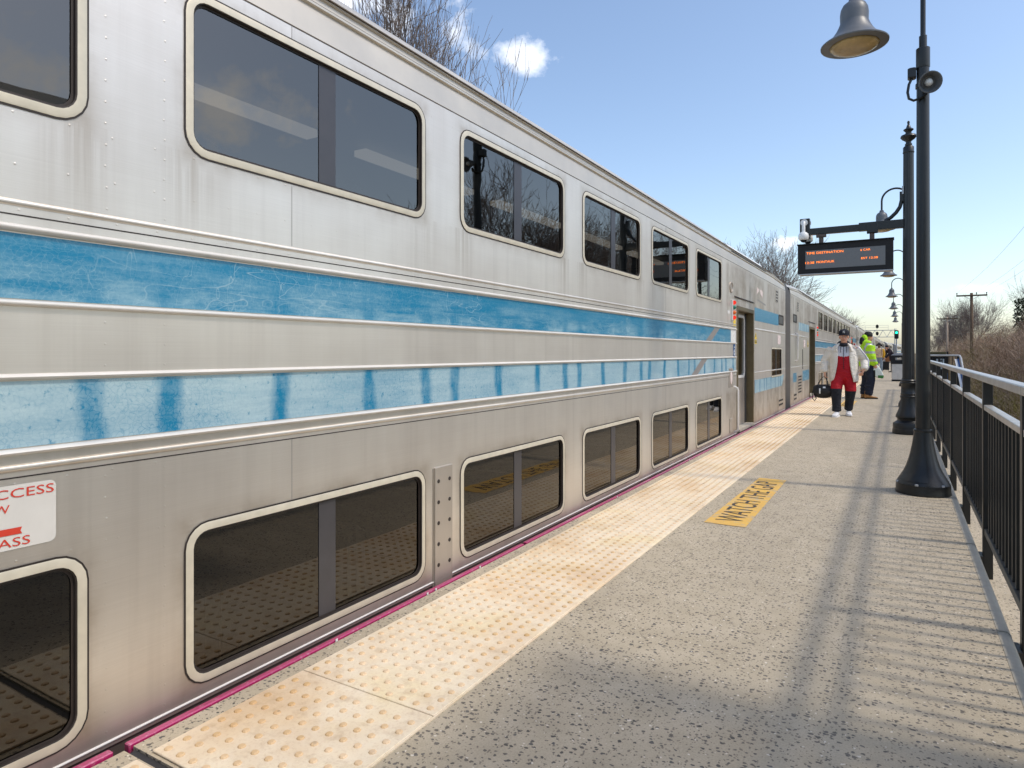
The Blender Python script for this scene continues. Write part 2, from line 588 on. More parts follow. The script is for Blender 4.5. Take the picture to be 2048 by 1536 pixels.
M['lens'] = simple('amber_lamp_lens', s(176, 152, 106), 0.25, 0, 0.3, 7, 0.03)
M['white'] = simple('white_enamel', s(226, 226, 222), 0.4, 0, 0.05, 8, 0.02)
M['decal'] = simple('decal_film', s(214, 211, 204), 0.35, 0, 0.05, 6, 0.02)
M['redprint'] = simple('red_print', s(206, 62, 42), 0.5, 0, 0.08, 10, 0)
M['blueprint'] = simple('blue_print', s(36, 86, 140), 0.5, 0, 0.08, 10, 0)
M['yellowprint'] = simple('yellow_print', s(232, 200, 70), 0.5, 0, 0.08, 10, 0)
M['pinkfilm'] = simple('peeled_pale_film', s(222, 206, 200), 0.5, 0, 0.08, 10, 0)
M['greyfilm'] = simple('grey_slash_film', s(164, 158, 154), 0.4, 0.4, 0.06, 10, 0)
M['lred'] = emis('red_indicator', (0.9, 0.05, 0.03, 1), 0.7)
M['lgreen'] = simple('green_indicator', s(20, 120, 100), 0.3, 0, 0.1, 10, 0)
M['lamber'] = simple('amber_indicator', s(225, 110, 40), 0.3, 0, 0.1, 10, 0)
M['screen'] = simple('led_screen', s(112, 112, 112), 0.3, 0, 0.06, 60, 0.02)
M['led'] = m_led()
M['signal'] = emis('green_signal', (0.02, 0.9, 0.45, 1), 2.5)
M['galv'] = simple('galvanised_steel', s(176, 180, 184), 0.5, 0.4, 0.1, 8, 0.05)
M['railtop'] = simple('pale_top_rail', s(196, 192, 184), 0.36, 0.4, 0.15, 12, 0.05)  # pale grey base colour, lighter than the black posts
M['ground'] = m_ground()
M['ballast'] = m_ballast()
M['railsteel'] = simple('rail_steel', s(110, 92, 80), 0.4, 0.8, 0.2, 4, 0.05)
M['bark'] = m_bark('tree_bark', s(74, 64, 56), s(112, 100, 88))
M['twig'] = m_bark('tree_twig', s(112, 100, 92), s(150, 136, 126))
M['twigred'] = m_bark('brush_brown', s(124, 98, 78), s(166, 136, 110))
M['twiggrey'] = m_bark('brush_grey', s(146, 128, 112), s(186, 166, 146))
M['twigolive'] = m_bark('brush_olive', s(108, 100, 48), s(146, 134, 74))
M['leaf'] = m_bark('leaf_litter', s(128, 88, 54), s(168, 128, 88))
M['ivy'] = simple('ivy_leaf', s(44, 56, 30), 0.6, 0, 0.3, 12, 0.05)
M['wood'] = m_bark('pole_wood', s(86, 70, 56), s(122, 104, 86))
M['skin'] = simple('skin', s(214, 160, 132), 0.55, 0, 0.06, 20, 0.03)
M['skindark'] = simple('dark_skin', s(104, 66, 48), 0.55, 0, 0.06, 20, 0.03)
M['lip'] = simple('lip', s(150, 90, 80), 0.5, 0, 0.05, 20, 0)
M['hair'] = simple('grey_hair', s(110, 104, 98), 0.8, 0, 0.2, 60, 0.2)
M['beige'] = cloth('cream_nylon', s(228, 221, 208), 0.6, 0.05)
M['red'] = cloth('red_tracksuit', s(176, 18, 34), 0.62, 0.12)
M['navy'] = cloth('near_black_cloth', s(34, 36, 44), 0.75, 0.18)
M['tracksuitwhite'] = cloth('white_tracksuit', s(218, 218, 224), 0.65, 0.05)
M['shoe'] = simple('white_leather', s(236, 236, 238), 0.4, 0, 0.04, 14, 0.03)
M['hivis'] = cloth('hi_vis_yellow', (0.50, 0.86, 0.03, 1), 0.6, 0.1)
M['reflective'] = simple('reflective_tape', s(176, 178, 178), 0.35, 0.2, 0.06, 20, 0.03)
M['workpant'] = cloth('dark_blue_work_cloth', s(38, 42, 56), 0.8, 0.2)
M['tan'] = simple('tan_boot', s(178, 128, 74), 0.6, 0, 0.12, 14, 0.1)
M['tiedye'] = m_tiedye()
M['yellowcloth'] = cloth('mustard_sleeve', s(222, 168, 52), 0.7, 0.1)
M['jean'] = cloth('pale_jeans', s(132, 146, 160), 0.8, 0.18)
M['plum'] = cloth('dark_plum_coat', s(42, 34, 44), 0.75, 0.15)
M['brown'] = simple('brown_bag', s(150, 98, 58), 0.6, 0, 0.15, 14, 0.1)
M['binpanel'] = simple('stained_aggregate_panel', s(214, 210, 202), 0.75, 0, 0.14, 5, 0.2)
M['poster'] = simple('poster_paper', s(208, 220, 224), 0.5, 0, 0.12, 18, 0)
M['posterblue'] = simple('poster_blue', s(50, 120, 190), 0.5, 0, 0.35, 12, 0)
M['bagwhite'] = simple('white_plastic_bag', s(224, 232, 222), 0.4, 0, 0.06, 16, 0.2)
M['baggreen'] = simple('green_print', s(60, 130, 70), 0.4, 0, 0.1, 16, 0.1)
def m_canopy():
    t = NT('shadow_thinned_roof')
    b = t.bsdf(s(58, 52, 50), 0.5)
    tr = t.n('ShaderNodeBsdfTransparent')
    tr.inputs[0].default_value = (0.8, 0.76, 0.7, 1)
    mx = t.n('ShaderNodeMixShader')
    mx.inputs[0].default_value = 0.62  # transparency added to weaken the shadow cast by the canopy roof
    t.link(b.outputs[0], mx.inputs[1])
    t.link(tr.outputs[0], mx.inputs[2])
    t.link(mx.outputs[0], t.out.inputs['Surface'])
    return t.m


M['thinned_roof'] = m_canopy()
M['canopy'] = simple('dark_canopy_metal', s(58, 52, 50), 0.6, 0.2, 0.12, 5, 0.05)


# ------------------------------------------------------------------ mesh helpers
class MB:
    def __init__(self):
        self.v = []
        self.f = []
        self.mi = []
        self.cur = 0

    def face(self, idx, mi=None):
        self.f.append(tuple(idx))
        self.mi.append(self.cur if mi is None else mi)

    def add(self, pts):
        i = len(self.v)
        self.v += [tuple(p) for p in pts]
        return i

    def poly(self, pts, mi=None):
        i = self.add(pts)
        self.face(range(i, i + len(pts)), mi)

    def box(self, x0, x1, y0, y1, z0, z1, mi=None):
        i = self.add([(x0, y0, z0), (x1, y0, z0), (x1, y1, z0), (x0, y1, z0),
                      (x0, y0, z1), (x1, y0, z1), (x1, y1, z1), (x0, y1, z1)])
        for q in ((3, 2, 1, 0), (4, 5, 6, 7), (0, 1, 5, 4), (1, 2, 6, 5), (2, 3, 7, 6), (3, 0, 4, 7)):
            self.face([i + k for k in q], mi)
        return self

    def cbox(self, x0, x1, y0, y1, z0, z1, c=0.005, mi=None):
        """box with chamfered vertical and horizontal edges (stacked rings)"""
        def ring(d, z):
            a, b, e, g = x0 + d, x1 - d, y0 + d, y1 - d
            k = c
            return [(a + k, e, z), (b - k, e, z), (b, e + k, z), (b, g - k, z), (b - k, g, z), (a + k, g, z), (a, g - k, z), (a, e + k, z)]
        self.loft([ring(c, z0), ring(0, z0 + c), ring(0, z1 - c), ring(c, z1)], mi=mi)
        return self

    def loft(self, rings, caps=True, mi=None, closed=True):
        n = len(rings[0])
        base = [self.add(r) for r in rings]
        for a, b in zip(base, base[1:]):
            for k in range(n if closed else n - 1):
                k2 = (k + 1) % n
                self.face((a + k, a + k2, b + k2, b + k), mi)
        if caps:
            self.face([base[0] + k for k in range(n)][::-1], mi)
            self.face([base[-1] + k for k in range(n)], mi)
        return self

    def tube(self, pts, rad, n=8, caps=True, mi=None, flat=1.0):
        pts = [Vector(p) for p in pts]
        if isinstance(rad, (int, float)):
            rad = [rad] * len(pts)
        rings = []
        prev = None
        for i, p in enumerate(pts):
            if i == 0:
                d = pts[1] - p
            elif i == len(pts) - 1:
                d = p - pts[i - 1]
            else:
                d = (pts[i + 1] - p).normalized() + (p - pts[i - 1]).normalized()
            if d.length < 1e-9:
                d = Vector((0, 0, 1))
            d.normalize()
            if prev is None:
                ref = Vector((0, 0, 1)) if abs(d.z) < 0.9 else Vector((1, 0, 0))
                a = d.cross(ref).normalized()
            else:
                a = (prev - d * prev.dot(d))
                if a.length < 1e-6:
                    a = d.orthogonal()
                a.normalize()
            prev = a
            b = d.cross(a)
            rings.append([p + a * (rad[i] * math.cos(2 * math.pi * k / n)) + b * (rad[i] * flat * math.sin(2 * math.pi * k / n)) for k in range(n)])
        return self.loft(rings, caps, mi)

    def lathe(self, prof, n=24, c=(0, 0, 0), flute=0.0, mi=None, caps=True):
        rings = []
        for r, z in prof:
            rings.append([(c[0] + r * (1 - (flute if (k % 2) else 0)) * math.cos(2 * math.pi * k / n),
                           c[1] + r * (1 - (flute if (k % 2) else 0)) * math.sin(2 * math.pi * k / n), c[2] + z) for k in range(n)])
        return self.loft(rings, caps, mi)

    def ell(self, c, r, n=14, m=9, mi=None):
        """ellipsoid"""
        prof = []
        rings = []
        for j in range(1, m):
            t = math.pi * j / m
            rings.append([(c[0] + r[0] * math.sin(t) * math.cos(2 * math.pi * k / n), c[1] + r[1] * math.sin(t) * math.sin(2 * math.pi * k / n),
                           c[2] - r[2] * math.cos(t)) for k in range(n)])
        base = [self.add(q) for q in rings]
        for a, b in zip(base, base[1:]):
            for k in range(n):
                self.face((a + k, a + (k + 1) % n, b + (k + 1) % n, b + k), mi)
        lo = self.add([(c[0], c[1], c[2] - r[2])])
        hi = self.add([(c[0], c[1], c[2] + r[2])])
        for k in range(n):
            self.face((lo, base[0] + (k + 1) % n, base[0] + k), mi)
            self.face((hi, base[-1] + k, base[-1] + (k + 1) % n), mi)
        return self

    def mesh(self, name, mats, smooth=False, recalc=True, origin=(0, 0, 0)):
        me = bpy.data.meshes.new(name)
        ox, oy, oz = origin
        me.from_pydata([(a - ox, b - oy, c - oz) for a, b, c in self.v], [], self.f)
        if not isinstance(mats, (list, tuple)):
            mats = [mats]
        for m in mats:
            me.materials.append(M[m] if isinstance(m, str) else m)
        if len(mats) > 1:
            me.polygons.foreach_set('material_index', self.mi)
        if recalc:
            bm = bmesh.new()
            bm.from_mesh(me)
            bmesh.ops.recalc_face_normals(bm, faces=bm.faces)
            bm.to_mesh(me)
            bm.free()
        if smooth:
            me.shade_smooth()
            if smooth is not True:
                me.set_sharp_from_angle(angle=R(smooth))
        me.update()
        return me


def link(name, me, parent=None, loc=(0, 0, 0), rot=(0, 0, 0)):
    o = bpy.data.objects.new(name, me)
    col.objects.link(o)
    o.location = loc
    o.rotation_euler = rot
    if parent is not None:
        o.parent = parent
    return o


def part(name, mb, mats, parent=None, smooth=False, label=None, recalc=True, origin=(0, 0, 0), loc=(0, 0, 0)):
    o = link(name, mb.mesh(name, mats, smooth, recalc, origin), parent, loc)
    if label:
        o['label'] = label
    return o


def tag(o, label, cat=None, group=None, kind=None):
    if label:
        o['label'] = label
    if cat:
        o['category'] = cat
    if group:
        o['group'] = group
    if kind:
        o['kind'] = kind
    return o


def thing(name, label, cat, loc=(0, 0, 0), rz=0, group=None):
    o = bpy.data.objects.new(name, None)
    o.empty_display_size = 0.1
    col.objects.link(o)
    o.location = loc
    o.rotation_euler = (0, 0, rz)
    return tag(o, label, cat, group)


def copy_tree(o, parent=None, skip=()):
    c = o.copy()
    col.objects.link(c)
    c.parent = parent
    for ch in o.children:
        base = ch.name.split('.')[0]
        if base in skip:
            continue
        copy_tree(ch, c, skip)
    return c


def text_mesh(body, w, h, mat, name, depth=0.0):
    """lettering fitted to width w, height h; lies in XY with lower-left corner at origin"""
    cu = bpy.data.curves.new(name, 'FONT')
    cu.body = body
    cu.size = 1
    cu.resolution_u = 3
    ob = bpy.data.objects.new(name, cu)
    col.objects.link(ob)
    dg = bpy.context.evaluated_depsgraph_get()
    me = bpy.data.meshes.new_from_object(ob.evaluated_get(dg))
    bpy.data.objects.remove(ob, do_unlink=True)
    xs = [v.co.x for v in me.vertices]
    ys = [v.co.y for v in me.vertices]
    x0, x1, y0, y1 = min(xs), max(xs), min(ys), max(ys)
    for v in me.vertices:
        v.co.x = (v.co.x - x0) / (x1 - x0) * w
        v.co.y = (v.co.y - y0) / (y1 - y0) * h
        v.co.z = depth
    me.materials.clear()
    me.materials.append(M[mat])
    return me


def place_matrix(o, xaxis, yaxis, origin):
    x = Vector(xaxis).normalized()
    y = Vector(yaxis).normalized()
    z = x.cross(y)
    o.matrix_local = Matrix(((x.x, y.x, z.x, origin[0]), (x.y, y.y, z.y, origin[1]), (x.z, y.z, z.z, origin[2]), (0, 0, 0, 1)))


# ------------------------------------------------------------------ ground, platform
RAIL_Z = -1.22
GROUND_Z = -1.55
mb = MB()
mb.poly([(-1200, -600, GROUND_Z), (1200, -600, GROUND_Z), (1200, 2200, GROUND_Z), (-1200, 2200, GROUND_Z)])
tag(part('ground', mb, 'ground'), 'bare brown soil ground around the station', kind='structure')
mb = MB()
mb.loft([[(-8.6, y, GROUND_Z + 0.004), (-7.6, y, RAIL_Z - 0.18), (-2.2, y, RAIL_Z - 0.18), (-2.1, y, GROUND_Z + 0.004)] for y in (-60, 400)], caps=True)
bed = tag(part('track_bed', mb, 'ballast'), 'grey stone ballast under the train', kind='structure')
for x in (-3.64 - 0.72, -3.64 + 0.72):
    mb = MB()
    mb.box(x - 0.035, x + 0.035, -60, 400, RAIL_Z - 0.16, RAIL_Z)
    part('rail', mb, 'railsteel', bed)

P_END = 86.0
plat = MB()
plat.box(-1.95, 0.30, -14, P_END, GROUND_Z + 0.02, -0.26)
platform = tag(part('platform', plat, 'concrete'), 'raised concrete station platform', kind='structure')
JOINTS = [-12.95, 1.135, 15.235, 29.335, 43.435, 57.535, 71.635, 85.735]
for a, b in zip(JOINTS, JOINTS[1:]):
    mb = MB()
    mb.box(-2.045, 0.365, a + 0.014, b - 0.014, -0.25, 0.0)
    part('slab', mb, 'concrete', platform)
    mb = MB()
    mb.box(-2.03, 0.36, b - 0.0135, b + 0.0135, -0.25, -0.008)
    part('joint_seal', mb, 'sealant', platform)
# kerb lengths with a rounded nose along the railing side
kerb_y = [-2.57 + 1.53 * k for k in range(0, 58)]
kb = MB()
prof = [(0.366, -0.25), (0.366, 0.0015), (0.39, 0.003), (0.402, 0.002), (0.412, -0.006), (0.419, -0.02), (0.422, -0.045), (0.422, -0.25)]
kb.loft([[(x, y, z) for x, z in prof] for y in (0.006, 1.524)], caps=True)
kme = kb.mesh('kerb', 'kerb', 35)
for y in kerb_y:
    link('kerb', kme, platform, (0, y, 0))
# lower service ledge beyond the kerb
mb = MB()
mb.box(0.423, 0.64, -14, P_END, -0.6, -0.20)
part('ledge', mb, 'concrete', platform)

# tactile warning tiles, domes moulded on
TL = 1.22


def tile_mesh(length):
    t = MB()
    t.cbox(0, 0.622, 0.0015, length - 0.0015, 0.0, 0.007, 0.002, mi=0)
    ny = int(length / 0.061)
    for i in range(10):
        for j in range(ny):
            cx = 0.0365 + 0.061 * i
            cy = 0.0305 + 0.061 * j
            n = 8
            r = [[(cx + q * math.cos(2 * math.pi * k / n), cy + q * math.sin(2 * math.pi * k / n), z) for k in range(n)] for q, z in ((0.0135, 0.0068), (0.0118, 0.0098), (0.0085, 0.0118))]
            b = [t.add(x) for x in r]
            for p, q in zip(b, b[1:]):
                for k in range(n):
                    t.face((p + k, p + (k + 1) % n, q + (k + 1) % n, q + k), 1)
            t.face([b[-1] + k for k in range(n)], 1)
    return t.mesh('tactile_tile', ['tact', 'dome'], False, False)


tm = tile_mesh(TL)
TX = -1.962
y = 1.747
while y < P_END - 2:
    link('tactile_tile', tm, platform, (TX, y, 0.001))
    y += TL
link('tactile_tile', tile_mesh(0.588), platform, (TX, 1.158, 0.001))
for k in range(6):
    link('tactile_tile', tm, platform, (TX + 0.004, 1.112 - TL * (k + 1), 0.001))
# yellow edging line along the inner tile edge
mb = MB()
mb.box(-1.3395, -1.334, -8, P_END - 2, 0.0005, 0.005)
part('edging_strip', mb, 'tact', platform)
# magenta rubbing boards bolted along the platform edge
brk = [-6.2, -3.8, -1.3, 1.10]
seg = [(-6.2, -3.72), (-3.70, -1.3), (-1.28, 1.095), (1.14, 3.62)] + [(3.65 + 2.5 * k, 6.13 + 2.5 * k) for k in range(31)]
for a, b in seg:
    mb = MB()
    dz = random.uniform(-0.004, 0.004)
    dx = random.uniform(-0.003, 0.003)
    mb.cbox(-2.080 + dx, -2.054 + dx, a, b, -0.20, 0.008 + dz, 0.003)
    part('edge_board', mb, 'magenta', platform)
# white plastic clips on the boards
for yy in (2.0, 2.69, 2.62, 3.1, 5.2, 7.4):
    mb = MB()
    mb.box(-2.0515, -2.049, yy, yy + 0.012, -0.01, 0.0085)
    part('board_clip', mb, 'white', platform)
# floor marking
mb = MB()
mb.poly([(-1.212, 4.75, 0.003), (-0.925, 4.75, 0.003), (-0.930, 6.70, 0.003), (-1.175, 6.70, 0.003)])
mark = part('painted_marking', mb, 'yellow', platform, label='worn yellow painted floor marking beside the tactile strip')
o = link('lettering', text_mesh('WATCH THE GAP', 1.66, 0.19, 'letter', 'lettering', 0.0), mark)
place_matrix(o, (0, 1, 0), (-1, 0, 0), (-0.972, 4.86, 0.0045))
for yc in (16.6,):
    mb = MB()
    mb.poly([(-1.212, yc, 0.003), (-0.925, yc, 0.003), (-0.925, yc + 1.95, 0.003), (-1.212, yc + 1.95, 0.003)])
    mk = part('painted_marking', mb, 'yellow', platform)
    o = link('lettering', text_mesh('WATCH THE GAP', 1.66, 0.19, 'letter', 'lettering', 0.0), mk)
    place_matrix(o, (0, 1, 0), (-1, 0, 0), (-0.982, yc + 0.11, 0.0045))


# ------------------------------------------------------------------ the train
L = 26.34
XW = 1.5                      # half width: outer face of the side wall (car-local x)
WIN_L, WIN_P = 1.335, 1.657
W0 = L - 5.905 - (8 * WIN_P + WIN_L)
UZ = (1.914, 2.496)
LZ = (0.045, 0.612)


def rr(y0, y1, z0, z1, r, n=5):
    pts = []
    for cy, cz, a0 in ((y1 - r, z1 - r, 0), (y0 + r, z1 - r, 90), (y0 + r, z0 + r, 180), (y1 - r, z0 + r, 270)):
        for k in range(n + 1):
            a = R(a0 + 90 * k / n)
            pts.append((cy + r * math.cos(a), cz + r * math.sin(a)))
    return pts


def ring_mesh(mb, outs, closed=True, mi=None):
    """outs: list of (points (y,z), x) rings joined in sequence without caps"""
    mb.loft([[(x, a, b) for a, b in p] for p, x in outs], caps=False, mi=mi)


def wall_holes(mb, y0, y1, z0, z1, holes, x, mi=None):
    ys = sorted(set([y0, y1] + [h[0] for h in holes] + [h[1] for h in holes]))
    zs = sorted(set([z0, z1] + [h[2] for h in holes] + [h[3] for h in holes]))
    for a, b in zip(ys, ys[1:]):
        for c, d in zip(zs, zs[1:]):
            cy, cz = (a + b) / 2, (c + d) / 2
            if any(h[0] < cy < h[1] and h[2] < cz < h[3] for h in holes):
                continue
            mb.poly([(x, a, c), (x, b, c), (x, b, d), (x, a, d)], mi)


def build_window(car, y0, zr, glass, y_len=WIN_L, mull=True, fw=0.0275, ro=0.085):
    z0, z1 = zr
    h = z1 - z0
    f = MB()
    O = rr(0, y_len, 0, h, ro)
    O2 = rr(0.006, y_len - 0.006, 0.006, h - 0.006, ro - 0.006)
    I = rr(fw, y_len - fw, fw, h - fw, max(0.015, ro - fw))
    I2 = rr(fw + 0.004, y_len - fw - 0.004, fw + 0.004, h - fw - 0.004, max(0.012, ro - fw - 0.004))
    ring_mesh(f, [(O, 0.0005), (O, 0.004), (O2, 0.0055), (I, 0.0055), (I, 0.003)])
    w = part('window', f, 'frame', car, 40, loc=(XW, y0, z0))
    g = MB()
    G = rr(-0.006, y_len + 0.006, -0.006, h + 0.006, ro + 0.006)
    ring_mesh(g, [(G, 0.0015), (G, 0.003), (O, 0.003)])
    J = rr(fw + 0.012, y_len - fw - 0.012, fw + 0.012, h - fw - 0.012, max(0.01, ro - fw - 0.008))
    ring_mesh(g, [(I, 0.0029), (I2, 0.002), (I2, -0.009), (J, -0.0095)])
    part('gasket', g, 'gasket', w, 40)
    c = y_len * 0.50
    if mull:
        m = MB()
        m.box(-0.020, -0.0105, c - 0.048, c + 0.048, 0.02, h - 0.02)
        part('mullion', m, 'mullion', w)
        spans = ((0.02, c - 0.048), (c + 0.048, y_len - 0.02))
    else:
        spans = ((0.02, y_len - 0.02),)
    for a, b in spans:
        p = MB()
        p.poly([(-0.0135, a, 0.02), (-0.0135, b, 0.02), (-0.0135, b, h - 0.02), (-0.0135, a, h - 0.02)])
        part('pane', p, glass, w, recalc=False)
    return w


def build_car():
    car = thing('train_coach', 'x', 'train coach')
    ey = {'B': lambda e: L - e, 'A': lambda e: e}

    def span(end, e0, e1):
        a, b = ey[end](e0), ey[end](e1)
        return min(a, b), max(a, b)
    holes = []
    for k in range(9):
        yy = W0 + WIN_P * k
        for z0, z1 in (UZ, LZ):
            holes.append((yy + 0.026, yy + WIN_L - 0.026, z0 + 0.026, z1 - 0.026))
    DOOR = (3.60, 4.93, 0.0, 1.935)
    for end in 'AB':
        a, b = span(end, DOOR[0], DOOR[1])
        holes.append((a, b, DOOR[2], DOOR[3]))
    rw = {'B': (0.54, 1.80, 0.735, 1.32)}
    for end, (e0, e1, z0, z1) in rw.items():
        a, b = span(end, e0, e1)
        holes.append((a + 0.03, b - 0.03, z0 + 0.03, z1 - 0.03))
    # body: near side with openings, far side, ends, floor
    m = MB()
    wall_holes(m, 0.0, L, -0.02, 2.56, holes, XW)
    m.poly([(-XW, 0, -0.95), (-XW, L, -0.95), (-XW, L, 2.7), (-XW, 0, 2.7)])
    body = part('body', m, 'steel', car, recalc=False)
    # skirt below the bottom bead, slightly set back, and end walls
    m = MB()
    m.poly([(XW - 0.02, 0.02, -0.95), (XW - 0.02, L - 0.02, -0.95), (XW - 0.008, L - 0.02, -0.02), (XW - 0.008, 0.02, -0.02)])
    part('skirt', m, simple('dull_skirt_steel', s(110, 104, 98), 0.5, 0.6, 0.12, 3, 0.05), car, recalc=False)
    for yy, sg in ((0.0, -1), (L, 1)):
        m = MB()
        pts = [(XW, -0.95), (XW, 2.56), (1.40, 2.78), (1.15, 2.92), (0.6, 3.05), (0, 3.09), (-0.6, 3.05), (-1.15, 2.92), (-1.40, 2.78), (-XW, 2.56), (-XW, -0.95)]
        m.poly([(x * 0.999, yy, z) for x, z in pts])
        ew = part('end_wall', m, 'endgrey', car)
        m = MB()
        m.box(-0.55, 0.55, min(yy, yy + sg * 0.30), max(yy, yy + sg * 0.30), -0.05, 2.15)
        m.box(-0.62, 0.62, min(yy + sg * 0.28, yy + sg * 0.37), max(yy + sg * 0.28, yy + sg * 0.37), -0.10, 2.22)
        part('gangway', m, 'rubber', ew)
    # roof: cross-section swept, lower over the end vestibules
    def roofprof(d):
        return [(XW, 2.56), (XW - 0.006, 2.60), (XW - 0.012, 2.662), (XW - 0.02, 2.696), (XW - 0.006, 2.702), (XW - 0.006, 2.712), (XW - 0.026, 2.722),
                (XW - 0.03, 2.752), (XW - 0.018, 2.757), (XW - 0.02, 2.768), (XW - 0.045, 2.775), (XW - 0.06, 2.81 - d * 0.4), (1.40, 2.853 - d * 0.6), (1.30, 2.915 - d * 0.8),
                (1.15, 2.98 - d), (0.9, 3.06 - d), (0.5, 3.13 - d), (0, 3.16 - d),
                (-0.5, 3.13 - d), (-0.9, 3.06 - d), (-1.30, 2.915 - d), (-XW, 2.7)]
    def dropped(d, e):
        return [(x, z - (max(0, z - 2.6)) * e) for x, z in roofprof(d)]
    m = MB()
    secs = [(0.0, dropped(0.05, 0.42)), (0.25, dropped(0.05, 0.33)), (1.5, dropped(0.05, 0.0)), (5.2, dropped(0.05, 0.0)), (5.6, roofprof(0)),
            (L - 5.6, roofprof(0)), (L - 5.2, dropped(0.05, 0.0)), (L - 1.5, dropped(0.05, 0.0)), (L - 0.25, dropped(0.05, 0.33)), (L, dropped(0.05, 0.42))]
    m.loft([[(x, yy, z) for x, z in p] for yy, p in secs], caps=False, closed=False)
    roof = part('roof', m, 'roof', car, 35, recalc=True)
    for z0, z1, xo in ((2.556, 2.560, 0.0015), (2.716, 2.722, -0.018), (2.764, 2.769, -0.012)):
        m = MB()
        m.box(XW + xo - 0.01, XW + xo + 0.001, 0.05 if z0 < 2.6 else 1.6, L - (0.05 if z0 < 2.6 else 1.6), z0, z1)
        part('roof_seam', m, 'roofdark', roof)
    for end in 'AB':
        a, b = span(end, 2.30, 5.15)
        m = MB()
        m.loft([[(1.475, yy, 2.735), (1.39, yy, 2.86), (1.25, yy, 2.93), (1.22, yy, 2.80)] for yy in (a, b)])
        part('roof_pod', m, 'white', roof)
        m = MB()
        m.box(1.462, 1.482, a - 0.02, b + 0.02, 2.70, 2.738)
        part('roof_gutter', m, 'dark', roof)
    m = MB()
    m.lathe([(0.03, 0), (0.03, 0.1), (0.012, 0.12), (0.012, 0.3)], 8, (0.5, L * 0.55, 3.12))
    part('antenna', m, 'dark', roof)
    # horizontal rub rails and beads (protruding, so that the sun draws their shadows)
    def rail(z0, z1, proud, a, b, mat, name):
        n = 6
        p = []
        for k in range(n + 1):
            t = math.pi * k / n
            p.append((XW - 0.001 + proud * math.sin(t), (z0 + z1) / 2 + (z1 - z0) / 2 * math.cos(t)))
        mm = MB()
        mm.loft([[(x, yy, z) for x, z in p] for yy in (a, b)], caps=True)
        return part(name, mm, mat, car, 60)
    ya, yb = span('A', 4.98, 0)[1], span('B', 4.98, 0)[0]
    for z0, z1, pr in ((1.560, 1.582, 0.022), (1.350, 1.369, 0.02), (1.142, 1.160, 0.02), (0.930, 0.949, 0.022)):
        rail(z0, z1, pr, ya, yb, 'railbright', 'rub_rail')
    for z0, z1, pr in ((1.632, 1.652, 0.007), (0.884, 0.905, 0.008)):
        rail(z0, z1, pr, ya, yb, 'steel', 'bead')
    rail(-0.009, 0.001, 0.006, 0.03, L - 0.03, 'railbright', 'bead')
    for end in 'AB':
        a, b = span(end, 0.02, 3.5)
        rail(1.60, 1.64, 0.008, a, b, 'steel', 'bead')
        rail(0.86, 0.885, 0.006, a, b, 'steel', 'bead')
    for z in (1.608, 0.868):
        m = MB()
        m.box(XW - 0.002, XW + 0.0012, ya, yb, z - 0.002, z + 0.002)
        part('panel_seam', m, 'gasket', car)
    for yy in (W0 + WIN_L + 0.165 + WIN_P * 1 - 0.16, W0 + WIN_P * 4.28, W0 + WIN_P * 7.28, W0 - 0.2):
        for z0, z1 in ((1.655, 1.90), (2.502, 2.555), (0.62, 0.865)):
            m = MB()
            m.box(XW - 0.002, XW + 0.001, yy - 0.0012, yy + 0.0012, z0, z1)
            part('panel_seam', m, 'greyfilm', car)
    # blue stripes
    for z0, z1, mt, lab in ((1.372, 1.556, 'stripe_u', 'upper blue stripe, deep blue, crazed'), (0.952, 1.139, 'stripe_l', 'lower blue stripe faded pale between dark bars')):
        m = MB()
        m.poly([(XW + 0.0025, ya + 0.02, z0), (XW + 0.0025, yb - 0.02 - (0.34 if z0 > 1.2 else 0.0), z0), (XW + 0.0025, yb - 0.02 - (0.34 if z0 > 1.2 else 0.0), z1), (XW + 0.0025, ya + 0.02, z1)])
        st = part('stripe', m, mt, car, label=lab)
        e0 = 6.60 if z0 > 1.2 else 7.27
        q = MB()
        yt = L - e0 + 0.34
        for dy in (0.0,):
            q.poly([(XW + 0.004, yt - 0.52, z0), (XW + 0.004, yt - 0.24, z0), (XW + 0.004, yt + 0.24, z1), (XW + 0.004, yt - 0.04, z1)])
        part('slash', q, 'greyfilm', st)
    m = MB()
    m.poly([(XW + 0.0025, yb - 0.355, 1.372), (XW + 0.0025, yb - 0.02, 1.372), (XW + 0.0025, yb - 0.02, 1.556), (XW + 0.0025, yb - 0.355, 1.556)])
    part('stripe_end_patch', m, 'white', car)
    # end-section stripes: B end (far), A end (near)
    def patch(end, e0, e1, z0, z1, mt, name='stripe_panel', skew=0.0, x=0.0025):
        a, b = span(end, e0, e1)
        mm = MB()
        mm.poly([(XW + x, a, z0), (XW + x, b - skew, z0), (XW + x, b, z1), (XW + x, a, z1)])
        return part(name, mm, mt, car)
    patch('B', 0.95, 3.5, 1.768, 1.995, 'stripe_u')
    patch('B', 0.22, 3.5, 0.522, 0.748, 'stripe_l', skew=0.25)
    patch('A', 1.40, 3.50, 1.768, 1.965, 'stripe_l')
    patch('A', 0.44, 1.02, 0.522, 0.735, 'stripe_u')
    patch('A', 2.16, 3.52, 0.49, 0.755, 'stripe_u')
    # windows
    for k in range(9):
        build_window(car, W0 + WIN_P * k, UZ, 'glass_u')
        build_window(car, W0 + WIN_P * k, LZ, 'glass_l')
    a, b = span('B', 0.54, 1.80)
    build_window(car, a, (0.735, 1.32), 'glass_u', b - a, True, 0.032, 0.05)
